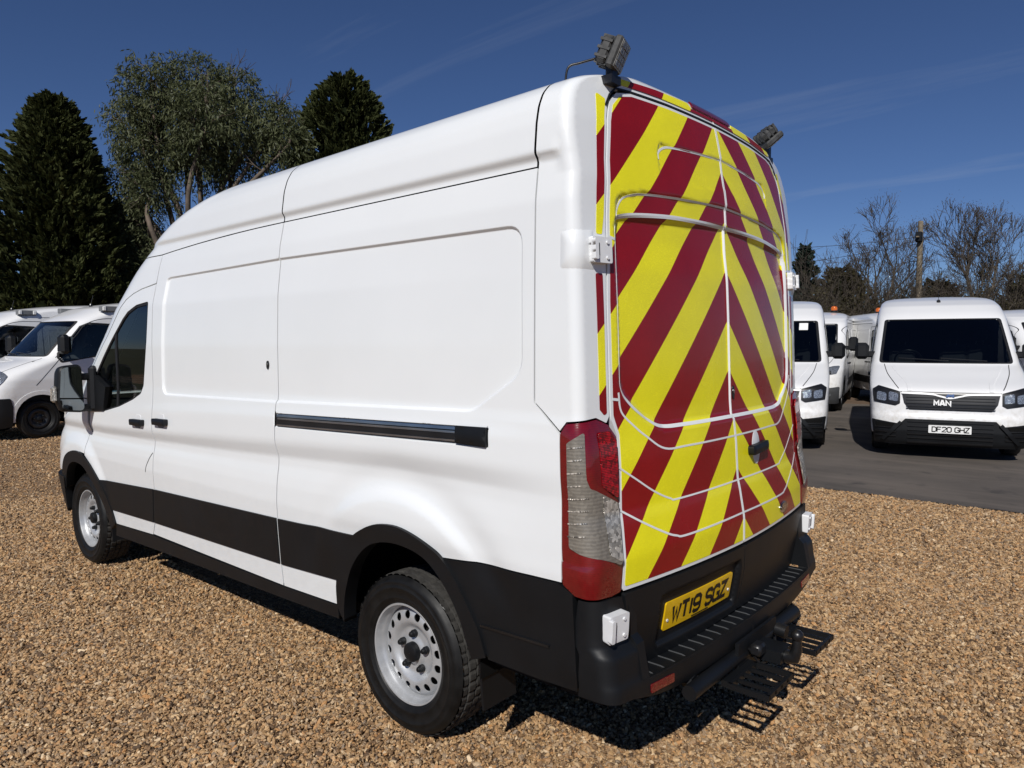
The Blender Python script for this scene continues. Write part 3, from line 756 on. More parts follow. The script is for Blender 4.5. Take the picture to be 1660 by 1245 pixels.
def stone_mesh(i):
    bm = bmesh.new(); bmesh.ops.create_icosphere(bm, subdivisions=1 if i % 2 else 2, radius=1.0); rr = random.Random(50 + i)
    ax = [rr.uniform(.8, 1.25), rr.uniform(.55, .9), rr.uniform(.38, .62)]
    cuts = [(Vector((rr.gauss(0, 1), rr.gauss(0, 1), rr.gauss(0, 1))).normalized(), rr.uniform(.55, .85)) for _ in range(7)]
    for v in bm.verts:
        for n, d in cuts:
            t = v.co.dot(n)
            if t > d: v.co -= n * (t - d)
        v.co = Vector((v.co.x * ax[0], v.co.y * ax[1], v.co.z * ax[2]))
    me = bpy.data.meshes.new('stone_shape'); bm.to_mesh(me); bm.free(); me.materials.append(M['stone']); return me
def scatter(name, shapes, P, rot, scale, label):
    """one point-cloud object that instances the stone shapes through geometry nodes"""
    me = bpy.data.meshes.new(name); me.from_pydata(P.tolist(), [], [])
    a = me.attributes.new('rot', 'FLOAT_VECTOR', 'POINT'); a.data.foreach_set('vector', rot.ravel().astype(np.float32))
    a = me.attributes.new('sca', 'FLOAT', 'POINT'); a.data.foreach_set('value', scale.astype(np.float32))
    a = me.attributes.new('pick', 'INT', 'POINT'); a.data.foreach_set('value', (np.arange(len(P)) % len(shapes)).astype(np.int32))
    o = bpy.data.objects.new(name, me); COL.objects.link(o)
    g = bpy.data.node_groups.new(name, 'GeometryNodeTree'); g.interface.new_socket('Geometry', in_out='INPUT', socket_type='NodeSocketGeometry'); g.interface.new_socket('Geometry', in_out='OUTPUT', socket_type='NodeSocketGeometry')
    N = g.nodes; L = g.links; gi = N.new('NodeGroupInput'); go = N.new('NodeGroupOutput'); jn = N.new('GeometryNodeJoinGeometry')
    def attr(nm, ty):
        n = N.new('GeometryNodeInputNamedAttribute'); n.data_type = ty; n.inputs[0].default_value = nm; return n.outputs[0]
    rv, sv, pv = attr('rot', 'FLOAT_VECTOR'), attr('sca', 'FLOAT'), attr('pick', 'INT')
    for i, sm in enumerate(shapes):
        ob = sm
        oi = N.new('GeometryNodeObjectInfo'); oi.inputs['Object'].default_value = ob
        ip = N.new('GeometryNodeInstanceOnPoints'); cmpn = N.new('FunctionNodeCompare'); cmpn.data_type = 'INT'; cmpn.operation = 'EQUAL'
        ci = [s for s in cmpn.inputs if s.type == 'INT']; L.new(pv, ci[0]); ci[1].default_value = i
        L.new(gi.outputs[0], ip.inputs['Points']); L.new(cmpn.outputs[0], ip.inputs['Selection']); L.new(oi.outputs['Geometry'], ip.inputs['Instance'])
        L.new(rv, ip.inputs['Rotation']); L.new(sv, ip.inputs['Scale']); L.new(ip.outputs[0], jn.inputs[0])
    L.new(jn.outputs[0], go.inputs[0])
    md = o.modifiers.new('scatter', 'NODES'); md.node_group = g
    return tag(o, label, 'gravel', kind='stuff')
shapes = []
for i in range(8):
    so_ = bpy.data.objects.new('stone_shape', stone_mesh(i)); COL.objects.link(so_); so_.hide_render = True; so_.hide_viewport = True; so_.location = (0, 0, -5); so_['kind'] = 'helper'; shapes.append(so_)
def stone_field():
    cx, cy = CAM_POS[0], CAM_POS[1]; pts = []; yaw = CAM_YAW; half = math.radians(46)
    r0 = 1.0; R1 = 9.5
    # density falls off gently with distance; the bed's own texture carries on behind
    n = 540000; u = RNG.random(n); r = r0 + (R1 - r0) * u ** .78; th = yaw + (RNG.random(n) * 2 - 1) * half
    P = np.stack([cx + r * np.cos(th), cy + r * np.sin(th)], 1)
    keep = P[:, 1] > -5.60
    keep &= ~((P[:, 0] > .6) & (P[:, 0] < 3.4) & (np.abs(P[:, 1]) < .55)) 
    P = P[keep]; r = r[keep]; sc = np.clip(RNG.lognormal(-4.80, .36, len(P)), .0038, .020) * (1 + .05 * np.maximum(r - 3, 0))
    z = sc * .18 + RNG.random(len(P)) * .008 - .011 + .006 * np.sin(P[:, 0] * 2.1 + 1) * np.sin(P[:, 1] * 1.7)
    rot = np.stack([RNG.normal(0, .55, len(P)), RNG.normal(0, .55, len(P)), RNG.random(len(P)) * 2 * PI], 1)
    return np.column_stack([P, z]), rot, sc
def far_stones():
    n = 230000; r = 9.0 + 15 * RNG.random(n) ** .8; th = CAM_YAW + (RNG.random(n) * 2 - 1) * math.radians(44); P = np.stack([CAM_POS[0] + r * np.cos(th), CAM_POS[1] + r * np.sin(th)], 1)
    k = (P[:, 1] > -5.60); P = P[k]; r = r[k]; sc = np.clip(RNG.lognormal(-4.5, .34, len(P)), .005, .022) * (1 + .03 * (r - 9)); z = sc * .15 + RNG.random(len(P)) * .006 - .011
    return np.column_stack([P, z]), np.stack([RNG.normal(0, .5, len(P)), RNG.normal(0, .5, len(P)), RNG.random(len(P)) * 2 * PI], 1), sc
_P, _R, _S = stone_field(); _P2, _R2, _S2 = far_stones(); _P, _R, _S = np.vstack([_P, _P2]), np.vstack([_R, _R2]), np.r_[_S, _S2]
scatter('gravel', shapes, _P, _R, _S, 'loose tan and brown gravel covering the yard around the van')

# ================================================================== the white van in front
# van frame: rear axle at x = 0, nose towards +x, left side +y, metres
_zt = np.arange(.2, 2.8, .004)
def table(z, y, sig=.012):
    t = np.interp(_zt, z, y); k = np.arange(-40, 41) * .004; g = np.exp(-.5 * (k / sig) ** 2); g /= g.sum()
    return np.convolve(np.pad(t, 40, mode='edge'), g, 'valid')
_zz = [.30, .40, .47, .57, .75, .90, 1.00, 1.06, 1.12, 1.17, 1.235, 1.26, 1.36, 1.40, 1.46, 1.70, 1.95, 2.20, 2.335, 2.345, 2.36, 2.47, 2.53, 2.58, 2.62, 2.65, 2.68, 2.70, 2.72, 2.735, 2.748, 2.756, 2.76]
_yF = [.985, .990, .996, 1.006, 1.018, 1.026, 1.022, 1.016, 1.008, 1.006, 1.026, 1.029, 1.026, 1.019, 1.013, 1.012, 1.004, .973, .944, .942, .960, .944, .925, .896, .85, .78, .67, .585, .48, .38, .26, .15, .0]
_yR = [.985, .990, .996, 1.006, 1.018, 1.026, 1.022, 1.016, 1.008, 1.006, 1.026, 1.029, 1.026, 1.019, 1.013, 1.012, 1.010, 1.005, .988, .986, 1.007, .997, .984, .960, .92, .85, .725, .63, .515, .405, .275, .16, .0]
assert len(_zz) == len(_yF) == len(_yR), (len(_zz), len(_yF), len(_yR))
TF, TR = table(_zz, _yF, .008), table(_zz, _yR, .008)
def W(x, z):
    x = np.asarray(x, float); z = np.asarray(z, float)
    win = np.exp(-.5 * ((z - 1.18) / .16) ** 2)
    zs = z + .045 * np.clip(x, 0, 3.2) * win
    fade = sstep(-.95, -.35, x)
    f = np.interp(zs, _zt, TF); r = np.interp(zs, _zt, TR); t = np.clip((x + .77) / 1.69, 0, 1.9)
    base = r + (f - r) * np.where(z > 1.6, t, 0)
    lin = np.interp(2.29, _zt, TR) + (np.interp(2.43, _zt, TR) - np.interp(2.29, _zt, TR)) * np.clip((z - 2.29) / .14, 0, 1)
    base = np.where((z > 2.29) & (z < 2.43), lin + (base - lin) * sstep(-.885, -.835, x), base)   # the roof channel runs out before the corner
    flat = 1.018
    return np.where((z > .95) & (z < 1.42), flat + (base - flat) * (fade * .75 + .25), base)
_zs = [.3, .5, .83, 1.0, 1.11, 1.243, 1.40, 1.555, 1.757, 2.01, 2.15, 2.31, 2.43, 2.53, 2.60, 2.66, 2.72, 2.76]
_xs = [3.92, 4.0, 3.97, 3.93, 3.86, 3.68, 3.48, 3.30, 3.06, 2.80, 2.66, 2.46, 2.22, 1.92, 1.60, 1.30, .95, .55]
_ds = [.62, .70, .76, .74, .68, .56, .52, .52, .52, .52, .54, .58, .62, .70, .80, .85, .9, .9]
TXS, TDS = table(_zs, _xs, .03), table(_zs, _ds, .03)
NF = 2.6
def Xs(z): return np.interp(z, _zt, TXS)
def Ds(z): return np.interp(z, _zt, TDS)
def planf(x, z):
    t = np.clip((x - Xs(z)) / Ds(z), 0, .9999); return (1 - t ** NF) ** (1 / NF)
_zr = [.30, .50, .545, .713, .824, .95, 1.08, 1.111, 1.275, 1.36, 1.45, 1.816, 2.06, 2.278, 2.484, 2.60, 2.645, 2.69, 2.715, 2.735, 2.75, 2.76]
_xr = [-1.05, -1.065, -1.075, -1.104, -1.109, -1.108, -1.085, -1.076, -1.066, -1.056, -1.048, -1.034, -1.022, -1.008, -.980, -.956, -.945, -.930, -.905, -.85, -.77, -.6]
TXR = table(_zr, _xr, .012)
def Xr0(y, z): return np.interp(z, _zt, TXR) + .06 * (np.abs(y) / .85) ** 2

REC_S = rounded([(2.235, 2.105), (2.20, 2.112), (.90, 2.130), (.90, 1.410), (2.25, 1.388)], [.05, .02, 0, 0, .07])
REC_R = rounded([(.95, 2.130), (-.703, 2.122), (-.706, 1.60), (-.46, 1.447), (.95, 1.412)], [0, .07, .10, .14, 0])
def Yf(x, z):
    """left flank of the body: y as a height field over (x, z)"""
    x = np.asarray(x, float); z = np.asarray(z, float); y = W(x, z)
    if np.any((z > 1.3) & (z < 2.2)):
        d = np.minimum(sdf(x, z, REC_S), sdf(x, z, REC_R)); y = y - .012 * sstep(.007, -.007, d)
    # swelling round the rear wheel and the front wheel
    r = np.hypot(x - .0, (z - .44) * 1.02)
    y = y + .013 * sstep(.672, .600, r) * sstep(.82, .96, z) - .010 * np.exp(-.5 * ((r - .70) / .05) ** 2) * sstep(.6, .85, z)
    r = np.hypot(x - 3.75, z - .42); y = y + .018 * sstep(.62, .50, r) * sstep(.5, .75, z)
    # recess of the slider rail
    if RAIL_ON and np.any((z > 1.2) & (z < 1.45)): y = y - .010 * sstep(.003, -.003, sdf(x, z, RAIL_P))
    return y * planf(x, z)
RAIL_ON = True
RAIL_P = np.array([(.925, 1.350), (-.548, 1.388), (-.552, 1.318), (.925, 1.284)])
def side(x, z): return np.stack([x, Yf(x, z), z], 1)
def sideR(x, z): return np.stack([x, -Yf(x, z), z], 1)
def front(y, z):
    wv = np.maximum(W(Xs(z), z), .05); t = np.clip(np.abs(y) / wv, 0, .9999)
    return np.stack([Xs(z) + Ds(z) * (1 - t ** NF) ** (1 / NF), y, z], 1)

# rear face, with the pressings of the doors
REC_D = rounded([(.800, 2.150), (.0, 2.195), (.0, 1.386), (.56, 1.386), (.66, 1.425), (.800, 1.53)], [.05, 0, 0, .05, .05, .08])
REC_U = rounded([(.792, 2.225), (.62, 2.258), (.0, 2.282), (.0, 1.9), (.792, 1.9)], [.06, .03, 0, 0, 0])
REC_T = rounded([(.515, 2.465), (.0, 2.490), (.0, 2.36), (.515, 2.30)], [.05, 0, 0, .02])
PLATE_REC = rounded([(.655, .775), (.03, .775), (.03, .575), (.655, .575)], .03)
def Xf(y, z, feat=True):
    x = Xr0(y, z); ay = np.abs(y)
    if feat and np.any(z > 1.3):
        x = x + .010 * sstep(.012, -.012, sdf(ay, z, REC_U)) * sstep(1.95, 2.1, z) + .015 * sstep(.016, -.016, sdf(ay, z, REC_D)) + .005 * sstep(.006, -.006, sdf(ay, z, REC_T)) * sstep(2.30, 2.44, z)
    if feat and np.any((z < .9)):
        x = x + .022 * sstep(.004, -.010, sdf(y, z, PLATE_REC))
    return x
def rear(y, z): return np.stack([Xf(y, z), y, z], 1)
def rear_plain(y, z): return np.stack([Xr0(y, z), y, z], 1)
RC, AE = .045, PI / 2 - .16
def corner_par(z):
    x0 = np.full(np.shape(z), -.9); Y = W(x0, z); ye = Y - RC + RC * math.cos(AE); xe = Xr0(ye, z); xa = xe + RC * math.sin(AE)
    return Y, ye, xa
def corner(s, z):
    """s runs round the rear left corner: s < 0 forward along the side, s > RC*AE across the rear"""
    s = np.asarray(s, float); z = np.asarray(z, float); Y, ye, xa = corner_par(z); a = np.clip(s / RC, 0, AE); L = RC * AE
    xs_ = xa - np.minimum(s, 0); side_y = Yf(xs_, z)
    Yb = Yf(xa, z)
    xc = xa - RC * np.sin(a); yc = Yb - RC + RC * np.cos(a)
    yr = Yb - RC + RC * math.cos(AE) - (s - L); xr = Xr0(yr, z) + (xa - RC * math.sin(AE) - Xr0(Yb - RC + RC * math.cos(AE), z)) * np.exp(-np.maximum(s - L, 0) / .05)
    x = np.where(s < 0, xs_, np.where(s <= L, xc, xr)); y = np.where(s < 0, side_y, np.where(s <= L, yc, yr))
    return np.stack([x, y, z], 1)
def s_of_x(x, z): return -(x - corner_par(np.array([z]))[2][0])
def s_of_y(y, z):
    _, ye, xa = corner_par(np.array([z])); yb = Yf(xa, np.array([z]))[0]
    return RC * AE + (yb - RC + RC * math.cos(AE)) - y
def mirror(f): return lambda u, v: f(u, v) * np.array([1, -1, 1])
cornerR = mirror(corner)

van = empty('van', (0, 0, 0))
tag(van, 'large white panel van with red and yellow chevrons on its rear doors', 'van')
OUT_C = (-.7, .7, 0)

# ---- polygons on the left flank
B0 = [(2.382, 2.271), (2.382, 2.08), (2.378, 1.3), (2.392, 1.0), (2.398, .76), (2.44, .54), (2.495, .45)]
ARC_R_OUT = [(.44, .47), (.425, .601), (.361, .754), (.275, .842), (.134, .912), (-.008, .936), (-.127, .922), (-.24, .886), (-.304, .851)]
ARC_R_OUT2 = [(-.304, .851), (-.377, .776), (-.442, .683), (-.494, .596), (-.523, .50)]
ARC_R_IN = [(.392, .40), (.385, .47), (.359, .56), (.303, .68), (.219, .775), (.126, .832), (-.002, .859), (-.136, .850), (-.235, .810), (-.328, .724), (-.393, .619), (-.425, .524), (-.445, .47)]
DOOR_A = [(3.468, 1.488), (3.349, 1.583), (3.133, 1.743), (2.90, 1.945), (2.82, 2.0), (2.72, 2.035), (2.60, 2.06), (2.40, 2.084)]
slider = B0 + [(.926, .455), (.926, 2.3155), (1.2, 2.3145), (1.4, 2.3113), (1.65, 2.305), (1.9, 2.2964), (2.2, 2.282)]
quarter = [(.918, 2.3155), (.918, .455)] + ARC_R_OUT + [(-.484, .868), (-.654, .873), (-.764, .877), (-.897, .880), (-.892, 1.0), (-.888, 1.2), (-.883, 1.390), (-.8765, 1.398), (-.764, 1.494), (-.764, 2.3155)]
door_p = [(2.390, 2.084), (2.386, 1.3), (2.400, 1.0), (2.406, .76), (2.448, .54), (2.503, .445), (3.125, .415), (3.165, .51), (3.222, .62), (3.32, .724), (3.43, .808), (3.548, .872), (3.548, .94), (3.497, 1.183), (3.478, 1.3)] + DOOR_A[:-1] 
WIN = rounded([(2.452, 1.978), (2.64, 1.960), (2.78, 1.918), (2.86, 1.872), (2.994, 1.772), (3.20, 1.612), (3.43, 1.42), (3.43, 1.245), (3.19, 1.222), (2.916, 1.272), (2.695, 1.330), (2.57, 1.375), (2.527, 1.43), (2.467, 1.709)],
              [.03, .06, .06, .08, 0, 0, .02, .03, .1, .1, .1, .05, .05, .1], 4)
fender = [(3.555, .885), (3.555, .94), (3.504, 1.183), (3.485, 1.292)] + [(float(Xs(z) + .685 * Ds(z)), float(z)) for z in np.linspace(1.292, .70, 18)] + [(4.05, .70), (3.99, .79), (3.90, .845), (3.78, .875), (3.65, .89)]
_zb = np.linspace(2.270, 1.30, 24)
cabframe = [(3.486, 1.30), (3.478, 1.494)] + [(x + .006, z + .006) for x, z in DOOR_A[1:]] + [(2.392, 2.092), (2.389, 2.270)] + [(float(Xs(z) + .8 * Ds(z)), float(z)) for z in _zb]

for nm, sgn, fm in (('left', 1, side), ('right', -1, sideR)):
    ow = (0, sgn, 0); lab = {1: 'left', -1: 'right'}[sgn]
    st = .014 if sgn > 0 else .04
    sd = patch('sliding_door' if sgn > 0 else 'side_panel', slider, fm, M['white'], van, ow, st, feat=[(REC_S, .006)] if sgn > 0 else ())
    qp = patch('rear_quarter_panel', quarter, fm, M['white'], van, ow, st, feat=[(REC_R, .006), (RAIL_P, .003)] if sgn > 0 else ())
    dr = patch('front_door', door_p, fm, M['white'], van, ow, st, holes=[WIN])
    patch('front_wing', fender, fm, M['white'], van, ow, .02)
    patch('cab_pillar', cabframe, fm, M['white'], van, ow, .03)
    # window of the cab door
    Wi = rounded([(a, b) for a, b in WIN], 0)
    c_ = Wi.mean(0); seal_in = c_ + (Wi - c_) * .955
    patch('window_seal', Wi, fm, M['gasket'], dr, ow, .02, holes=[seal_in], off=-.004, thick=.012)
    patch('window_pane', seal_in, fm, M['glass'], dr, ow, .04, off=-.010, thick=.003)
    ribbon('window_divider', [(2.985, 1.775), (2.965, 1.275)], .028, fm, M['gasket'], dr, ow, off=-.004, thick=.01)
    # claddings in black plastic
    patch('cladding', rounded([(2.411, .763), (2.452, .538), (3.170, .513), (3.222, .60), (3.305, .715)], [.004] * 5), fm, M['black_plastic'], dr, ow, .02, off=.008, thick=.014)
    patch('cladding', [(2.393, .764), (.931, .812), (.931, .573), (2.437, .538)], fm, M['black_plastic'], sd, ow, .02, off=.008, thick=.014)
    patch('cladding', [(.913, .812), (.285, .8375), (.33, .78), (.375, .70), (.412, .597), (.913, .573)], fm, M['black_plastic'], qp, ow, .02, off=.008, thick=.014)
    patch('arch_trim', smooth_line(ARC_R_OUT + ARC_R_OUT2[1:], 4).tolist() + smooth_line(ARC_R_IN, 4).tolist()[::-1], fm, M['black_plastic'], van, ow, .02, off=.014, thick=.07)
    farc_o = [(4.12, .60), (4.06, .70), (3.99, .80), (3.90, .855), (3.763, .888), (3.64, .886), (3.56, .868), (3.43, .806), (3.317, .723), (3.218, .61), (3.162, .509), (3.121, .415)]
    farc_i = [(4.05, .56), (4.0, .64), (3.93, .725), (3.85, .780), (3.75, .802), (3.62, .795), (3.53, .762), (3.43, .690), (3.33, .58), (3.25, .45), (3.21, .36)]
    patch('arch_trim', smooth_line(farc_o, 4).tolist() + smooth_line(farc_i, 4).tolist()[::-1], fm, M['black_plastic'], van, ow, .02, off=.012, thick=.06)
    sill = [(3.118, .41), (2.515, .438), (.906, .449), (.452, .465), (.445, .40), (.9, .385), (2.374, .350), (3.14, .325)]
    patch('sill', sill, fm, M['black_plastic'], van, ow, .03, off=.004, thick=.05)
    lower = [(-.304, .846), (-.484, .863), (-.654, .868), (-.88, .874), (-.944, .85), (-.95, .50), (-.78, .492), (-.527, .49)] + ARC_R_OUT2[-2:0:-1]
    lo_ = patch('lower_panel', lower, fm, M['black_plastic'], van, ow, .02, off=.004, thick=.03)
    ribbon('rub_line', [(-.50, .622), (-.836, .633)], .010, fm, M['black_trim'], lo_, ow, off=.010, thick=.008)
    # black sheet added behind the panels to block light, so shut lines stay dark
    inner = [(-.85, .46), (-.85, 2.29), (2.42, 2.26), (2.42, .46), (.56, .46), (.46, .80), (.24, .97), (-.20, .98), (-.42, .86), (-.56, .5)]
    patch('gap_light_block', inner, lambda u, v, fm=fm, sgn=sgn: fm(u, v) - np.array([0, sgn * .032, 0]), M['dark'], van, ow, .08, thick=0)

# ---- roof: three pressings, each a loft of level slices
def roof_grid(xa, xb, zlev, nx, front_round=False):
    """half outline slices from x = xa to xb on the left flank"""
    rows = []
    for z in zlev:
        za = np.full(nx, z)
        if front_round:
            # the lower edge of the cab roof dips towards the windscreen
            kz = float(np.clip(1 - (z - 2.321) / .10, 0, 1)); dz = lambda x: -.045 * kz * np.clip((x - 1.0) / 1.4, 0, 1) ** 2
            n1 = int(nx * .45); e = max(float(Xs(z)), xa + .02)
            x1 = np.linspace(xa, e, n1, endpoint=False); z1 = z + dz(x1); y1 = Yf(x1, z1)
            zf = z + float(dz(np.array(e))); e2 = max(float(Xs(zf)), e); a = np.linspace(PI / 2, 0, nx - n1); wv = float(W(np.array([e2]), np.array([zf]))[0])
            y2 = wv * np.sin(a) ** (2 / NF); x2 = e2 + float(Ds(zf)) * np.cos(a) ** (2 / NF)
            P = np.stack([np.r_[x1, x2], np.r_[y1, y2], np.r_[z1, np.full(nx - n1, zf)]], 1)
        else:
            x = np.linspace(xa, xb, nx); e = float(Xs(z)); P = np.stack([x, Yf(x, za), za], 1)
        rows.append(P)
    return np.stack(rows, 1)
ZL = np.r_[np.linspace(2.321, 2.42, 14), np.linspace(2.43, 2.62, 22), np.linspace(2.63, 2.74, 22), [2.745, 2.750, 2.754, 2.757, 2.7592, 2.7599]]
def both(P):
    Q = P[:, ::-1] * np.array([1, -1, 1]); return np.concatenate([P, Q], 1)
def analytic_side_normals(P):
    pass
roof = grid_obj('roof', both(roof_grid(-.7615, .9155, ZL, 50)), M['white'], van, (0, 0, 1))
grid_obj('cab_roof', both(roof_grid(.925, 0, ZL, 110, True)), M['white'], van, (0, 0, 1))
inr = roof_grid(-.80, 2.0, ZL[:-8], 40) * np.array([1, .965, 1]) - np.array([0, 0, .02])
grid_obj('inner_roof', both(inr), M['dark'], van, (0, 0, 1))
# tail pressing of the roof, above the doors
def roof_tail(zlev):
    rows = []; zt_ = _zt[_zt > 2.5]; tr_ = TR[_zt > 2.5]
    for z in zlev:
        zz_ = np.array([z]); Y, ye, xa = corner_par(zz_)
        s = np.r_[np.linspace(min(float(xa[0] + .770), -.001), 0, 16, endpoint=False), np.linspace(0, RC * AE, 10)]
        P1 = corner(s, np.full(len(s), z)); e = P1[-1]
        yr = np.linspace(e[1], 0, 30)[1:]; xr = Xr0(yr, np.full(29, z)); xr = xr + (e[0] - Xr0(e[1], z)) * np.exp(-(e[1] - yr) / .08)
        rows.append(np.vstack([P1, np.stack([xr, yr, np.full(29, z)], 1)]))
    last = rows[-1].copy(); last[:, 0] = -.768; last[:, 2] = np.interp(-last[:, 1], -tr_, zt_); rows.append((rows[-1] + last) / 2 + np.array([0, 0, .002])); rows.append(last)
    return np.stack(rows, 1)
ZT = np.linspace(2.702, 2.738, 12)
rt = roof_tail(ZT); rt2 = rt[::-1] * np.array([1, -1, 1])
grid_obj('roof_tail', np.concatenate([rt, rt2[1:]], 0), M['white'], van, (0, 0, 1))

# ---- rear corner posts, lamps, doors
sx, sy = s_of_x, s_of_y
def cpts(l):
    """corner-domain polygon from points given as ('x', x, z) on the flank or ('y', y, z) on the rear"""
    out_ = []; n = len(l)
    for i in range(n):
        k, a, z = l[i]; k2, a2, z2 = l[(i + 1) % n]
        m_ = max(1, int(math.ceil(math.hypot(a2 - a, z2 - z) / .03))) if k == k2 else 1
        for j in range(m_):
            t = j / m_; zz_ = z + (z2 - z) * t; out_.append(((sx if k == 'x' else sy)(a + (a2 - a) * t, zz_), zz_))
    return out_
POST = cpts([('x', -.771, 2.701), ('x', -.771, 1.497), ('x', -.884, 1.405), ('x', -.91, 1.437), ('y', .935, 1.449), ('y', .885, 1.428), ('y', .868, 1.45), ('y', .867, 1.85), ('y', .853, 2.15),
             ('y', .831, 2.35), ('y', .801, 2.50), ('y', .775, 2.572), ('y', .73, 2.617), ('y', .645, 2.634), ('y', .4, 2.641), ('y', 0.0, 2.643), ('y', 0.0, 2.701)])
LAMP = cpts([('x', -.888, 1.395), ('x', -.915, 1.430), ('y', .938, 1.442), ('y', .880, 1.420), ('y', .842, 1.375), ('y', .851, 1.20), ('y', .857, 1.08), ('y', .883, .845), ('y', .93, .838), ('x', -.955, .845), ('x', -.905, .875), ('x', -.897, 1.0), ('x', -.893, 1.2)])
CLEAR = cpts([('x', -.925, 1.365), ('x', -.972, 1.405), ('x', -.985, 1.245), ('x', -.995, 1.215), ('y', .868, 1.150), ('y', .888, .94), ('x', -.935, 1.01)])
CLEAR2 = cpts([('y', .945, 1.185), ('y', .866, 1.147), ('y', .886, .948), ('y', .945, .982)])
REDB = cpts([('y', .945, 1.40), ('y', .885, 1.40), ('y', .857, 1.36), ('y', .866, 1.165), ('y', .945, 1.215)])
F_POST_U = cpts([('y', .905, 2.08), ('y', .876, 2.08), ('y', .862, 2.15), ('y', .840, 2.35), ('y', .812, 2.50), ('y', .79, 2.57), ('y', .835, 2.585), ('y', .862, 2.45), ('y', .89, 2.25)])
F_POST_L = cpts([('y', .915, 1.945), ('y', .880, 1.945), ('y', .880, 1.46), ('y', .895, 1.455), ('y', .915, 1.475)])
F_HEAD = cpts([('y', .70, 2.645), ('y', .45, 2.654), ('y', .004, 2.656), ('y', .004, 2.668), ('y', .19, 2.668), ('y', .21, 2.690), ('y', .45, 2.684), ('y', .70, 2.668)])
DOOR = [(.003, .838), (.003, 2.634), (.4, 2.632), (.64, 2.625), (.72, 2.608), (.765, 2.566), (.792, 2.50), (.822, 2.35), (.844, 2.15), (.859, 1.85), (.859, 1.44), (.832, 1.372), (.845, 1.135), (.873, .853), (.866, .842)]
FILM = rounded([(.009, .851), (.009, 2.622), (.4, 2.620), (.63, 2.613), (.707, 2.596), (.752, 2.556), (.779, 2.49), (.809, 2.35), (.831, 2.15), (.846, 1.85), (.846, 1.45), (.821, 1.38), (.833, 1.135), (.860, .856)], [0] * 9 + [.01, .02, .03, 0, .01], 4)
DCLAD = [(.003, .826), (.866, .832), (.853, .74), (.80, .60), (.765, .52), (.003, .538)]
LINES = [([(.512, 2.40), (.508, 2.425), (.472, 2.450), (.40, 2.464), (.2, 2.478), (.004, 2.487)], .012),
         ([(.788, 2.10), (.786, 2.165), (.758, 2.213), (.71, 2.236), (.60, 2.254), (.30, 2.270), (.004, 2.280)], .010),
         ([(.800, 1.62), (.802, 2.02), (.792, 2.125), (.745, 2.160), (.50, 2.185), (.27, 2.193), (.004, 2.196)], .019),
         ([(.800, 1.95), (.803, 1.62), (.795, 1.535), (.755, 1.485), (.66, 1.425), (.57, 1.390), (.40, 1.384), (.004, 1.384)], .017),
         ([(.818, 1.53), (.805, 1.46), (.74, 1.405), (.675, 1.363), (.565, 1.307), (.40, 1.302), (.004, 1.301)], .010),
         ([(.842, 1.268), (.75, 1.215), (.65, 1.158), (.55, 1.116), (.48, 1.107), (.004, 1.109)], .009),
         ([(.848, 1.118), (.74, 1.060), (.62, 1.003), (.55, .978), (.46, .967), (.004, .970)], .010),
         ([(.850, 1.508), (.815, 1.504)], .012), ([(.842, 2.075), (.806, 2.068)], .012)]
def ymir(l): return [(-a, b) for a, b in l]
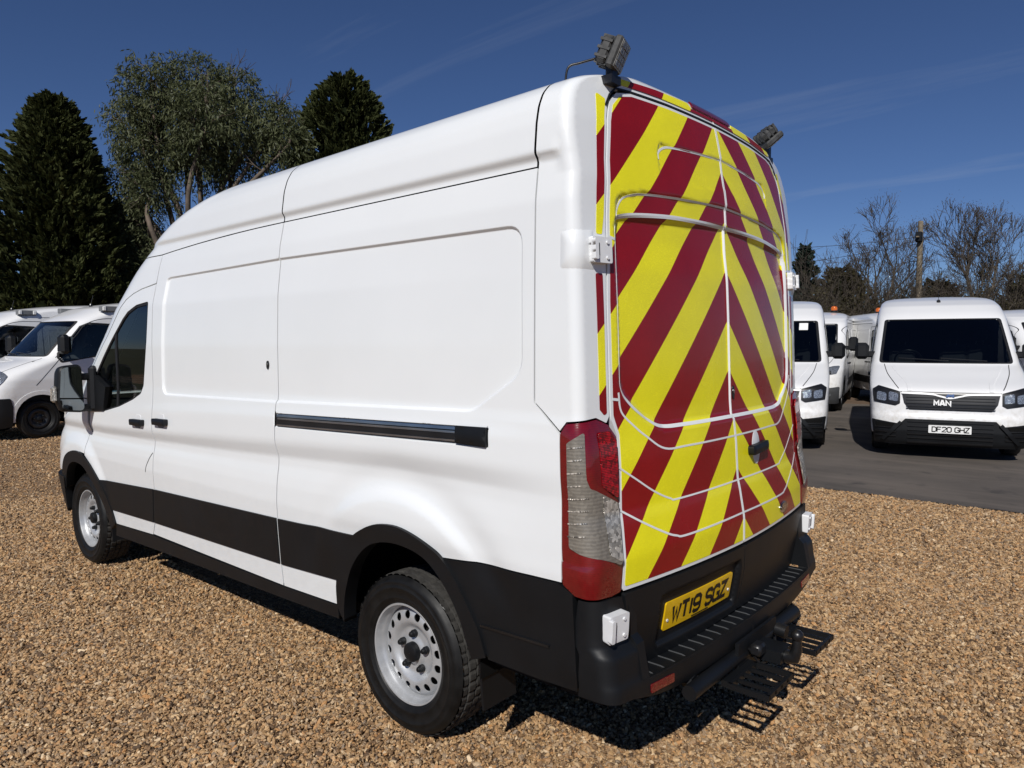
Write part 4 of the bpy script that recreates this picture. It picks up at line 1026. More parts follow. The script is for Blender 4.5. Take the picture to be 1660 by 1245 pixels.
for sgn in (1, -1):
    fc = corner if sgn > 0 else cornerR; oc = (-.6, .8 * sgn, 0); st = .016 if sgn > 0 else .025
    post = patch('corner_post', POST, fc, M['white'], van, (-.8, .6 * sgn, 0), st)
    patch('chevron_film', rounded(F_POST_U, .008, 3), fc, M['film'], post, oc, .03, off=.0012, thick=.001)
    patch('chevron_film', rounded(F_POST_L, .008, 3), fc, M['film'], post, oc, .03, off=.0012, thick=.001)
    patch('chevron_film', F_HEAD, fc, M['film'], post, oc, .012, off=.0035, thick=.003)
    lp = patch('tail_lamp', rounded(LAMP, .012, 3), fc, M['lamp_red'], van, oc, .012, off=.004, thick=.05, domed=.012)
    patch('clear_lens', rounded(CLEAR, .01, 3), fc, M['lamp_clear'], lp, oc, .012, off=.0165, thick=.004)
    patch('clear_lens', rounded(CLEAR2, .008, 3), fc, M['lamp_clear2'], lp, oc, .012, off=.0185, thick=.004)
    patch('red_lens', rounded(REDB, .012, 3), fc, M['lamp_red2'], lp, oc, .012, off=.0175, thick=.004)
    for k in range(8):
        z0 = 1.35 - k * .043; b0, b1 = (-.93, -.97) if z0 > 1.215 else (-.93, -.99)
        ribbon('lens_rib', [(sx(b0, z0), z0), (sx(b1, z0 + .006), z0 + .006)], .004, fc, M['lamp_clear2'], lp, oc, off=.019, thick=.003, step=.01)
    dm = [(sgn * a, b) for a, b in DOOR]
    ft = [([(sgn * a, b) for a, b in REC_D], .008), ([(sgn * a, b) for a, b in REC_U if b > 2.0], .006)][:1]
    dr = patch('rear_door', dm, rear, M['white'], van, (-1, 0, 0), .012, thick=.02, feat=ft)
    patch('chevron_film', [(sgn * a, b) for a, b in FILM], rear, M['film'], dr, (-1, 0, 0), .012, off=.0016, thick=.001, feat=ft)
    for l, wd in LINES:
        L = smooth_line([(sgn * a, b) for a, b in l], 6)
        ribbon('white_line', L, wd * .78, rear, M['white'], dr, (-1, 0, 0), off=.0026, thick=.0012, step=.008)
    ribbon('white_line', [(sgn * .0065, .845), (sgn * .0065, 2.63)], .0045, rear, M['white'], dr, (-1, 0, 0), off=.0026, thick=.0012, step=.012)
    patch('door_cladding', [(sgn * a, b) for a, b in DCLAD], rear, M['black_plastic'], dr, (-1, 0, 0), .012, off=.008, thick=.03)
    # hinges
    for zc, hh, yc, of in ((2.022, .044, .897, .024), (.741, .046, .927, .044)):
        hp = rounded(cpts([('y', yc + .050, zc - hh), ('y', yc - .045, zc - hh), ('y', yc - .045, zc + hh), ('y', yc + .050, zc + hh)]), .008, 3)
        hg = patch('door_hinge', hp, fc, M['galv'], van, oc, .02, off=of, thick=of + .012)
        kn = rounded(cpts([('y', yc + .052, zc - hh * .8), ('y', yc + .036, zc - hh * .8), ('y', yc + .036, zc + hh * .8), ('y', yc + .052, zc + hh * .8)]), .005, 3)
        patch('hinge_knuckle', kn, fc, M['galv'], hg, oc, .02, off=of + .014, thick=.02)
        sl_ = cpts([('y', yc + .030, zc - hh * .45), ('y', yc + .019, zc - hh * .45), ('y', yc + .019, zc + hh * .5), ('y', yc + .030, zc + hh * .5)])
        patch('hinge_slot', sl_, fc, M['gasket'], hg, oc, .02, off=of + .002, thick=.004)
        for dz in (-.6, .6):
            bt = [(sy(yc - .02, zc) + .006 * math.cos(a), zc + dz * hh + .006 * math.sin(a)) for a in np.linspace(0, 2 * PI, 8, endpoint=False)]
            patch('hinge_bolt', bt, fc, M['galv'], hg, oc, .01, off=of + .005, thick=.006)
    boss = rounded(cpts([('x', -.865, 1.945), ('y', .905, 1.940), ('y', .905, 2.105), ('x', -.865, 2.095)]), .05, 5)
    patch('hinge_boss', boss, fc, M['white'], post, oc, .010, off=-.005, thick=.002, domed=.015)
# black backing added to keep light out of the rear shut lines
patch('gap_light_block', [(-.90, .5), (.90, .5), (.90, 2.0), (.80, 2.62), (-.80, 2.62), (-.90, 2.0)], lambda y, z: rear_plain(y, z) + np.array([.04, 0, 0]), M['dark'], van, (-1, 0, 0), .08, thick=0)
ribbon('door_seal', [(.795, 2.545), (.762, 2.592), (.72, 2.6245), (.64, 2.6305), (.4, 2.6375), (0, 2.640), (-.4, 2.6375), (-.64, 2.6305), (-.72, 2.6245), (-.762, 2.592), (-.795, 2.545)], .007, rear_plain, M['gasket'], van, (-1, 0, 0), off=.003, thick=.01)
patch('high_brake_lamp', rounded([(.185, 2.674), (.165, 2.708), (-.165, 2.708), (-.185, 2.674)], .008, 3), rear_plain, M['lamp_red'], van, (-1, 0, .5), .015, off=.007, thick=.02)
# rear handle, lock, oval badge, number plate
def disc(name, cy, cz, ry, rz, f, mat, par, ow, off, thick=.01, dome=0.0, n=28):
    return patch(name, [(cy + ry * math.cos(a), cz + rz * math.sin(a)) for a in np.linspace(0, 2 * PI, n, endpoint=False)], f, mat, par, ow, max(ry, rz) / 4, off=off, thick=thick, domed=dome)
hd = disc('handle_cup', -.218, 1.226, .046, .076, rear, M['galv'], van, (-1, 0, 0), .003, dome=.004)
patch('handle_grip', rounded([(-.125, 1.198), (-.125, 1.240), (-.315, 1.250), (-.315, 1.208)], .014, 4), rear, M['black_plastic'], hd, (-1, 0, 0), .012, off=.028, thick=.028, domed=.006)
lk = disc('door_lock', -.036, 1.485, .011, .030, rear, M['black_trim'], van, (-1, 0, 0), .006)
disc('key_barrel', -.036, 1.490, .007, .010, rear, M['chrome'], lk, (-1, 0, 0), .009, n=14)
bd = disc('oval_badge', -.505, .905, .058, .026, rear, M['chrome'], van, (-1, 0, 0), .005, dome=.003)
b2 = disc('badge_field', -.505, .905, .051, .020, rear, simple('badge_blue', (.012, .016, .035), .2, coat=.8), bd, (-1, 0, 0), .0095, thick=.003)
letters('badge_letter', 'Ford', rear, M['chrome'], bd, (-1, 0, 0), -.473, .893, .030, stroke=.13, sgn=-1, off=.0115, gap=.10)
pl = patch('number_plate', rounded([(.597, .727), (.077, .727), (.077, .616), (.597, .616)], .012, 4), rear, M['plate_yellow'], van, (-1, 0, 0), .02, off=.014, thick=.006)
letters('plate_letter', 'WT19 SGZ', rear, M['plate_black'], pl, (-1, 0, 0), .545, .632, .079, sgn=-1, off=.0155, gap=.15, stroke=.195)
for yy in (.575, .10): disc('plate_screw', yy, .655, .006, .006, rear, M['galv'], pl, (-1, 0, 0), .017, n=10)
ribbon('plate_maker_mark', [(.40, .6235), (.27, .6235)], .004, rear, M['plate_black'], pl, (-1, 0, 0), off=.0158, thick=.001)
lc = disc('side_lock', 1.015, 1.594, .012, .022, side, M['black_trim'], van, (0, 1, 0), .005, n=18)
disc('key_barrel', 1.015, 1.597, .007, .009, side, M['chrome'], lc, (0, 1, 0), .008, n=12)

# ---- rear bumper with tread plate
_zb2 = [.36, .40, .43, .47, .53, .555, .64, .665, .70, .84]; _xb2 = [-1.10, -1.125, -1.15, -1.158, -1.155, -1.146, -1.135, -1.105, -1.100, -1.095]
TBX = table(_zb2, _xb2, .006)
def bum_x(y, z): return np.interp(z, _zt, TBX) + .042 * (np.abs(y) / .85) ** 2
RB = .065
def bumper(s, z):
    """s = 0 at the rear of the left corner; s < 0 runs forward along the side, s > 0 across to the right"""
    s = np.asarray(s, float); z = np.asarray(z, float); Yb = 1.010 - .02 * sstep(.50, .36, z) ; ang = PI / 2 - .14; ye = Yb - RB + RB * math.cos(ang); xe = bum_x(ye, z); xa = xe + RB * math.sin(ang); L = RB * ang
    a = np.clip(s / RB, 0, ang)
    x = np.where(s < 0, xa - s, xa - RB * np.sin(a)); y = np.where(s < 0, Yb, Yb - RB + RB * np.cos(a))
    yr = ye - (s - L); return np.stack([np.where(s > L, bum_x(yr, z), x), np.where(s > L, yr, y), z], 1)
def by(y, z):
    Yb = 1.010 - .02 * float(sstep(.50, .36, np.array(z))); return RB * (PI / 2 - .14) + (Yb - RB + RB * math.cos(PI / 2 - .14)) - y
def bx_(x, z):
    Yb = 1.010; ye = Yb - RB + RB * math.cos(PI / 2 - .14); return -(x - (float(bum_x(ye, np.array(z))) + RB * math.sin(PI / 2 - .14)))
BUM = [(bx_(-.957, .828), .828), (by(.93, .832), .832), (by(.882, .826), .826), (by(.868, .78), .78), (by(.852, .68), .68), (by(.846, .655), .655), (by(.818, .57), .57), (by(.80, .53), .53), (by(.4, .527), .527), (by(0, .527), .527),
       (by(0, .40), .40), (by(.45, .414), .414), (by(.75, .452), .452), (by(.90, .486), .486), (bx_(-1.05, .494), .494), (bx_(-.957, .490), .490)]
bmp = None
M['tread_edge'] = simple('worn_plastic_edge', (.075, .078, .082), .5)
for sgn in (1, -1):
    fb = bumper if sgn > 0 else mirror(bumper); oc = (-.8, .6 * sgn, 0)
    hb = patch('rear_bumper', BUM, fb, M['black_plastic'], van, oc, .015, thick=.05)
    patch('bumper_reflector', rounded([(by(.80, .505), .505), (by(.655, .50), .50), (by(.655, .468), .468), (by(.80, .473), .473)], .006, 3), fb, M['reflector'], hb, oc, .02, off=.003, thick=.006)
    if sgn > 0: bmp = hb
def tread(y, t): return np.stack([-1.157 + .042 * (np.abs(y) / .85) ** 2 + t, y, np.full(np.shape(y), .526) - .006 * sstep(.03, .0, np.asarray(t)) + 0 * y], 1)
patch('tread_plate', [(-.80, .001), (.80, .001), (.80, .14), (-.80, .14)], tread, M['black_plastic'], van, (0, 0, 1), .02, thick=.02)
tp = bpy.data.objects['tread_plate']
for k in range(23):
    yy = -.76 + k * 1.52 / 22
    ribbon('tread_rib', [(yy, .012), (yy, .112)], .004, tread, M['tread_edge'], tp, (0, 0, 1), off=.003, thick=.003)
# block sides: closes the step of the bumper corner
for sgn in (1, -1):
    mb = MB(); mb.prism([(-1.115, .535), (-1.02, .535), (-1.02, .80), (-1.055, .81), (-1.065, .68), (-1.09, .655)], sgn * .80, sgn * .845, 'xz'); mb.build('bumper_block', M['black_plastic'], van)
# tow bar: beam, neck, ball, two hoop steps, socket
tb = MB(); tb.tube([(-1.155, .58, .400), (-1.155, -.50, .400)], .030, 12); tb.box((-1.30, -.06, .37), (-1.12, .06, .42)); tb.box((-1.18, -.20, .33), (-1.165, .20, .47))
tb.tube([(-1.13, .50, .405), (-.95, .50, .45)], .03, 8); tb.tube([(-1.13, -.44, .405), (-.95, -.44, .45)], .03, 8)
tow = tb.build('tow_bar', M['black_plastic'], van, smooth=True, angle=40)
nk = MB(); nk.tube([(-1.30, 0, .39), (-1.335, 0, .395), (-1.345, 0, .43), (-1.345, 0, .47)], [.03, .028, .022, .018], 10); nk.build('ball_neck', M['black_trim'], tow, smooth=True, angle=50)
nb = MB(); nb.lathe([(.001, -.026), (.014, -.023), (.023, -.012), (.0265, 0), (.024, .012), (.015, .022), (.001, .0265)], 20, 'z', (-1.345, 0, .488)); nb.build('tow_ball', M['black_trim'], tow, smooth=True)
for y0, y1 in ((.09, .34), (-.18, -.41)):
    st_ = MB(); fr = .012; xo, xi, z0 = -1.365, -1.20, .345
    st_.box((xo, min(y0, y1), z0), (xo + .014, max(y0, y1), z0 + .022)); st_.box((xi - .014, min(y0, y1), z0), (xi, max(y0, y1), z0 + .022))
    st_.box((xo, y0 - .007, z0), (xi, y0 + .007, z0 + .022)); st_.box((xo, y1 - .007, z0), (xi, y1 + .007, z0 + .022))
    for k in range(1, 4):
        yy = y0 + (y1 - y0) * k / 4; st_.box((xo, yy - .006, z0 + .006), (xi, yy + .006, z0 + .020))
    st_.box((-1.20, min(y0, y1), .345), (-1.17, max(y0, y1), .37))
    so_ = st_.build('foot_step', M['black_plastic'], tow)
sk = MB(); sk.tube([(-1.22, -.10, .455), (-1.265, -.10, .45)], .03, 12); sk.tube([(-1.20, -.13, .43), (-1.25, -.02, .36), (-1.22, .08, .36), (-1.19, .12, .43)], .006, 6); sk.box((-1.24, .05, .40), (-1.19, .12, .45), bev=.01)
sk.build('trailer_socket', M['black_trim'], tow, smooth=True, angle=40)

# ---- sliding rail
RAIL_ON = False
rl = patch('slider_rail', [(.922, 1.346), (-.545, 1.384), (-.548, 1.322), (.922, 1.288)], side, M['black_trim'], van, (0, 1, 0), .02, off=-.006, thick=.004)
ribbon('rail_strip', [(.90, 1.341), (-.40, 1.376)], .011, side, M['alu'], rl, (0, 1, 0), off=.003, thick=.008)
ribbon('rail_strip', [(.90, 1.327), (-.40, 1.361)], .009, side, M['alu'], rl, (0, 1, 0), off=-.002, thick=.004)
ribbon('rail_strip', [(.90, 1.294), (-.40, 1.328)], .007, side, M['alu'], rl, (0, 1, 0), off=.003, thick=.008)
patch('rail_cap', rounded([(-.385, 1.386), (-.546, 1.3895), (-.550, 1.317), (-.388, 1.320)], .005, 3), side, M['black_plastic'], rl, (0, 1, 0), .015, off=.010, thick=.02, domed=.004)
RAIL_ON = True
# ---- door handles
for cx_, zc_ in ((2.595, 1.184), (2.245, 1.211)):
    cup = patch('handle_cup', rounded([(cx_ + .085, zc_ + .012), (cx_ + .045, zc_ + .014), (cx_ + .035, zc_ + .052), (cx_ - .035, zc_ + .052), (cx_ - .045, zc_ + .014), (cx_ - .085, zc_ + .012), (cx_ - .03, zc_ - .040), (cx_ + .03, zc_ - .040)], .014, 4), side, M['galv'], van, (0, 1, 0), .015, off=.002, thick=.004)
    patch('cup_insert', rounded([(cx_ + .075, zc_ - .004), (cx_ - .075, zc_ - .004), (cx_ - .03, zc_ - .036), (cx_ + .03, zc_ - .036)], .012, 3), side, M['grey_plastic'], cup, (0, 1, 0), .015, off=.004, thick=.003)
    patch('handle_grip', rounded([(cx_ + .090, zc_ + .020), (cx_ - .095, zc_ + .024), (cx_ - .095, zc_ - .016), (cx_ + .085, zc_ - .020)], .012, 4), side, M['black_plastic'], cup, (0, 1, 0), .012, off=.026, thick=.026, domed=.006)
ribbon('fuel_flap_edge', smooth_line([(2.412, 1.000), (2.45, .965), (2.50, .905), (2.515, .865)], 5), .006, side, M['gasket'], van, (0, 1, 0), off=.001, thick=.001)
patch('mirror_drip_strip', rounded([(3.485, 1.21), (3.455, 1.21), (3.465, 1.06), (3.475, 1.045), (3.488, 1.06)], .005, 3), side, M['grey_plastic'], van, (0, 1, 0), .02, off=.003, thick=.004)

# ---- door mirror (left and right)
for sgn in (1, -1):
    hs = MB()
    # housing: rounded shell, deep towards the front
    sec = []
    for t, wx, wz in ((-.01, .80, .90), (.0, .96, .985), (.02, 1.0, 1.0), (.07, .97, .97), (.12, .82, .86), (.15, .5, .6), (.155, .05, .05)):
        ring = rounded([(1.098, 1.560), (1.245, 1.545), (1.262, 1.30), (1.235, 1.222), (1.085, 1.205)], [.04, .05, .03, .03, .03], 5); c = ring.mean(0); ring = c + (ring - c) * np.array([wx, wz])
        sec.append(np.stack([np.full(len(ring), 3.375 + t) + .05 * (ring[:, 0] - 1.17), sgn * ring[:, 0], ring[:, 1]], 1))
    mh = grid_obj('door_mirror', np.stack(sec, 1), M['black_plastic'], van, (0, 0, 0), cyc_u=True)
    bm_fix(mh.data)
    fm_ = lambda y, z: np.stack([np.full(np.shape(y), 3.366) + .05 * (np.abs(y) - 1.17), y, z], 1)
    gp = rounded([(1.110, 1.546), (1.232, 1.532), (1.245, 1.30), (1.243, 1.318), (1.098, 1.310)], [.03, .04, 0, 0, 0], 5)
    patch('mirror_glass', [(sgn * a, b) for a, b in rounded([(1.110, 1.546), (1.232, 1.532), (1.246, 1.322), (1.097, 1.314)], [.03, .04, .006, .006], 5)], fm_, M['mirror'], mh, (-1, 0, 0), .03, off=.003, thick=.01)
    patch('mirror_glass', [(sgn * a, b) for a, b in rounded([(1.097, 1.304), (1.246, 1.312), (1.226, 1.236), (1.092, 1.222)], [.006, .006, .03, .03], 5)], fm_, M['mirror'], mh, (-1, 0, 0), .03, off=.003, thick=.01)
    lampb = MB(); lampb.box((3.375, sgn * 1.25, 1.29), (3.43, sgn * 1.29, 1.405), bev=.014); lampb.build('indicator_lamp', M['lamp_clear2'], mh)
    arm = MB(); arm.prism([(3.40, 1.50), (3.12, 1.40), (3.18, 1.225), (3.48, 1.205), (3.47, 1.46)], sgn * .985, sgn * 1.035, 'xz'); arm.box((3.36, min(sgn * 1.02, sgn * 1.12), 1.215), (3.44, max(sgn * 1.02, sgn * 1.12), 1.265), bev=.012); arm.box((3.37, min(sgn * 1.02, sgn * 1.12), 1.44), (3.43, max(sgn * 1.02, sgn * 1.12), 1.49), bev=.012)
    arm.box((3.33, min(sgn * 1.0, sgn * 1.055), 1.215), (3.40, max(sgn * 1.0, sgn * 1.055), 1.545), bev=.02)
    arm.build('mirror_arm', M['black_plastic'], mh)

# ---- work lights on the roof
for sgn in (1, -1):
    wl = MB(); c = np.array([-.925, .755, 2.730] if sgn > 0 else [-.885, -.755, 2.752])
    Rm = (rotm('Z', 18) @ rotm('Y', -24) if sgn > 0 else rotm('Z', 55) @ rotm('Y', -50)) * .88
    wl.box((-.035, -.062, -.062), (.0, .062, .062), bev=.008); wl.box((.0, -.055, -.055), (.055, .055, .055), bev=.014)
    for k in (-1, 0, 1): wl.box((.004, -.0575, k * .032 - .005), (.0575, .0575, k * .032 + .005)); wl.box((.004, k * .032 - .005, -.0570), (.0570, k * .032 + .005, .0570))
    wl.xf(np.hstack([Rm, c[:, None]])); wo = wl.build('work_light', M['grey_rubber'] if 'grey_rubber' in M else M['black_plastic'], van)
    ln = MB()
    ln.box((-.037, -.054, -.054), (-.0345, .054, .054)); 
    for a in range(4):
        for b in range(4): ln.box((-.040, -.048 + a * .025, -.048 + b * .025), (-.036, -.027 + a * .025, -.027 + b * .025))
    ln.xf(np.hstack([Rm, c[:, None]])); ln.build('lens', M['led'], wo)
    bx0 = -.93 if sgn > 0 else -.895; bk = MB(); bk.box((bx0, sgn * .755 - .02, 2.64), (bx0 + .03, sgn * .755 + .02, 2.70 if sgn > 0 else 2.725), bev=.004); bk.box((bx0 - .005, sgn * .755 - .03, 2.625), (bx0 + .04, sgn * .755 + .03, 2.655)); bk.build('bracket', M['black_trim'], wo)
    cb = MB(); cb.tube(smooth_line([c + Rm @ np.array([.05, .03 * sgn, -.04]), c + np.array([.09, .08 * sgn, -.03]), (-.80, sgn * .86, 2.685), (-.79, sgn * .865, 2.62)], 5).tolist(), .0045, 6); cb.build('cable', M['black_trim'], wo, smooth=True)

# ---- nose, bonnet and windscreen
_zn = np.linspace(.40, 1.292, 16); yb_ = lambda z: .835 * float(W(np.array([3.9]), np.array([z]))[0])
nose_p = [(-yb_(z), float(z)) for z in _zn] + [(yb_(z), float(z)) for z in _zn[::-1]]
nose = patch('bonnet', nose_p, front, M['white'], van, (1, 0, .3), .03)
patch('front_grille', rounded([(-.45, .98), (.45, .98), (.36, .72), (-.36, .72)], .04), front, M['black_trim'], nose, (1, 0, 0), .04, off=.006)
patch('front_bumper', [(-.83, .66), (.83, .66), (.82, .36), (-.82, .36)], front, M['black_plastic'], van, (1, 0, 0), .04, off=.02, thick=.06)
for sgn in (1, -1):
    patch('front_bumper_side', [(4.02, .66), (4.42, .66), (4.42, .36), (4.10, .36), (4.08, .52)], side if sgn > 0 else sideR, M['black_plastic'], van, (.3, sgn, 0), .03, off=.02, thick=.05)
    patch('head_lamp', rounded([(sgn * .50, .97), (sgn * .78, 1.06), (sgn * .80, .92), (sgn * .52, .84)], .03), front, M['headlamp'], van, (1, 0, 0), .03, off=.008)
_zw = np.linspace(1.305, 2.13, 20); yw_ = lambda z: float(W(Xs(np.array([z])), np.array([z]))[0]) * .735
patch('windscreen', [(-yw_(z), float(z)) for z in _zw] + [(yw_(z), float(z)) for z in _zw[::-1]], front, M['glass_dark'], van, (1, 0, .4), .05, thick=.005)
_zw2 = np.linspace(2.135, 2.272, 8)
patch('windscreen_header', [(-yw_(z), float(z)) for z in _zw2] + [(yw_(z), float(z)) for z in _zw2[::-1]], front, M['white'], van, (1, 0, .4), .04)

# ---- floor, wheel housings, chassis
fl = MB(); fl.box((-.98, -.90, .42), (4.3, .90, .46)); fl.box((-1.0, -.45, .36), (3.9, -.36, .44)); fl.box((-1.0, .36, .36), (3.9, .45, .44)); fl.box((.5, -.80, .33), (1.9, -.48, .44)); fl.tube([(0, -.72, .345), (0, .72, .345)], .055, 12)
fl.tube([(0, 0, .345 + .0), (2.6, 0, .42)], .045, 8); fl.box((-.13, -.14, .23), (.13, .14, .46), bev=.04); fl.box((-.9, .47, .33), (-.2, .55, .40)); fl.tube([(2.3, .25, .36), (.4, .25, .36)], .04, 8)
fl.build('underbody', M['under'], van)
for ax in (0, 3.75):
    for sgn in (1, -1):
        k = np.linspace(-.03 * PI, 1.03 * PI, 28); rr = .47 if ax == 0 else .44; cz = .43
        ring = lambda y: np.stack([ax + rr * np.cos(k), np.full(28, y), cz + rr * 1.0 * np.sin(k)], 1)
        G = np.stack([ring(sgn * .985), ring(sgn * .80), ring(sgn * .60)], 1); grid_obj('wheel_housing', G, M['dark'], van, (0, 0, -1))
        back = MB(); back.prism([(ax + rr * math.cos(a), cz + rr * math.sin(a)) for a in np.linspace(-.03 * PI, 1.03 * PI, 20)], sgn * .58, sgn * .60, 'xz'); back.build('wheel_housing_wall', M['dark'], van)
    for sgn in (1, -1):
        mf = MB(); mf.box((ax - .455, min(sgn * .77, sgn * .965), .25), (ax - .443, max(sgn * .77, sgn * .965), .54), rot=rotm('Y', 6)); mf.build('mud_flap', M['black_plastic'], van)

# ---- cab inside
dk = MB(); dk.box((2.36, -.93, .46), (2.40, .93, 2.25)); dk.build('bulkhead', M['trim_grey'], van)
ds = MB(); ds.prism([(3.25, .55), (3.25, 1.10), (3.35, 1.24), (3.75, 1.27), (3.85, 1.22), (3.95, .55)], -.86, .86, 'xz'); ds.build('dashboard', M['black_plastic'], van)
for y0, y1 in ((.10, .50), (.50, .88), (-.75, -.25)):
    se = MB(); se.box((2.55, y0, .80), (3.05, y1 - .02, .95), bev=.05); se.box((2.42, y0 + .02, .92), (2.56, y1 - .04, 1.48), rot=rotm('Y', -10), piv=(2.5, 0, .92), bev=.05); se.box((2.36, (y0 + y1) / 2 - .12, 1.50), (2.46, (y0 + y1) / 2 + .12, 1.70), bev=.04); se.box((2.6, y0 + .05, .46), (3.0, y1 - .05, .82)); se.build('cab_seat', M['seat'], van, smooth=True, angle=30)
sw = MB(); sw.lathe([(.19 + .014 * math.cos(a), .014 * math.sin(a)) for a in np.linspace(0, 2 * PI, 8, endpoint=False)], 28, 'x', (0, 0, 0), closed=True); sw.box((-.02, -.18, -.02), (.01, .18, .02)); sw.xf(np.hstack([rotm('Y', 35), np.array([[3.18], [-.5], [1.18]])])); sw.build('steering_wheel', M['black_trim'], van, smooth=True, angle=60)

# ---- wheels
def make_wheel(parent, loc, sgn, R=.356, mat_rim=None, full=True, nseg=96, nuts=5):
    mat_rim = mat_rim or M['silver']
    """outer face towards +y * sgn; tyre centre line at loc"""
    wd = .118
    prof = [(.222, .088), (.228, .097), (.232, .100), (.246, .1045), (.248, .1065), (.254, .1070), (.256, .1060), (.29, .1135), (.293, .1155), (.300, .1155), (.302, .1135), (.318, .112), (.322, .1125), (.335, .100), (.346, .088)]
    tr_ = []
    for a, b, r in ((.088, .064, .353), (.056, .022, .357), (.014, -.014, .3575), (-.022, -.056, .357), (-.064, -.088, .353)):
        tr_ += [(r, a), (r, b), (r - .009, b - .003), (r - .009, b - .006)]
    tr_ = tr_[:-2]
    sc_ = R / .3575
    root = empty('wheel', loc); root.parent = parent
    if sgn < 0: root.rotation_euler = (0, 0, PI)
    sw_ = MB(); sw_.lathe([(r * sc_, y) for r, y in prof] , nseg, 'y'); sw_.lathe([(r * sc_, -y) for r, y in prof], nseg, 'y')
    ty = sw_.build('tyre', M['tyre'], root, smooth=True)
    if full:
        # tread: lateral sipes cut by stepping the radius round the wheel
        n = nseg * 2; V = np.zeros((n, len(tr_), 3))
        for k in range(n):
            a = 2 * PI * k / n
            for j, (r, y) in enumerate(tr_):
                cut = .006 if ((k + (j // 4) * 1) % 4 == 0 and j % 4 < 2) else 0
                rr = (r - cut) * sc_; V[k, j] = (rr * math.cos(a), y, rr * math.sin(a))
        grid_obj('tread', V, M['tread'], root, cyc_u=True, smooth=False); bm_fix(bpy.data.objects[-1].data) if False else None
    else:
        tt = MB(); tt.lathe([(r * sc_, y) for r, y in ((.346, .088), (.357, .05), (.357, -.05), (.346, -.088))], nseg, 'y'); tt.build('tread', M['tread'], root, smooth=True)
    # rim barrel and flange
    rb = MB(); rb.lathe([(.2225, .070), (.2245, .088), (.221, .094), (.214, .093), (.211, .086), (.2085, .070), (.203, .060), (.198, .052), (.196, .015), (.196, -.08)], nseg, 'y')
    rim = rb.build('rim', mat_rim, root, smooth=True, angle=50)
    # pressed disc with hand holes
    rp = [.0, .045, .060, .068, .100, .108, .118, .130, .142, .155, .168, .182, .190, .197]; hp = [.050, .050, .044, .040, .040, .043, .052, .060, .0615, .061, .058, .052, .045, .034]
    tp_ = np.interp(np.arange(0, .2, .002), rp, hp); kk = np.exp(-.5 * (np.arange(-4, 5) / 1.6) ** 2); kk /= kk.sum(); tp_ = np.convolve(np.pad(tp_, 4, mode='edge'), kk, 'valid')
    def fdisc(u, v):
        r = np.hypot(u, v); return np.stack([u, np.interp(r, np.arange(0, .2, .002), tp_), v], 1)
    circ = [(.1965 * math.cos(a), .1965 * math.sin(a)) for a in np.linspace(0, 2 * PI, 72, endpoint=False)]
    nh = 16 if full else 10; holes = []
    for k in range(nh):
        a = 2 * PI * (k + .5) / nh; holes.append([(.163 * math.cos(a) + .0185 * math.cos(t) , .163 * math.sin(a) + .0185 * math.sin(t)) for t in np.linspace(0, 2 * PI, 12, endpoint=False)])
    patch('rim_disc', circ, fdisc, mat_rim, root, (0, 1, 0), .008 if full else .02, holes=holes if full else (), thick=.004)
    bk_ = MB(); bk_.lathe([(.001, -.01), (.19, -.01)], 32, 'y'); bk_.build('brake_drum', M['under'], root)
    hc = MB(); hc.lathe([(.001, .079), (.034, .079), (.040, .076), (.043, .068), (.043, .048)], 32, 'y'); hc.build('hub_cap', M['black_plastic'], root, smooth=True, angle=35)
    for k in range(nuts):
        a = 2 * PI * (k + .25) / nuts; x, z = .080 * math.cos(a), .080 * math.sin(a)
        nu = MB(); nu.lathe([(.001, .074), (.009, .073), (.0125, .068), (.0135, .058), (.0165, .056), (.0165, .038)], 12, 'y', (x, 0, z)); nu.build('wheel_nut', M['black_plastic'], root, smooth=True, angle=40)
    return root
w0 = make_wheel(van, (0, .868, .345), 1)
for loc, sg in (((3.75, .868, .345), 1), ((0, -.868, .345), -1), ((3.75, -.868, .345), -1)):
    c = copy_tree(w0, van); c.location = loc; c.rotation_euler = (0, 0, PI if sg < 0 else 0)
    if sg > 0: c.rotation_euler = (0, .5, 0)

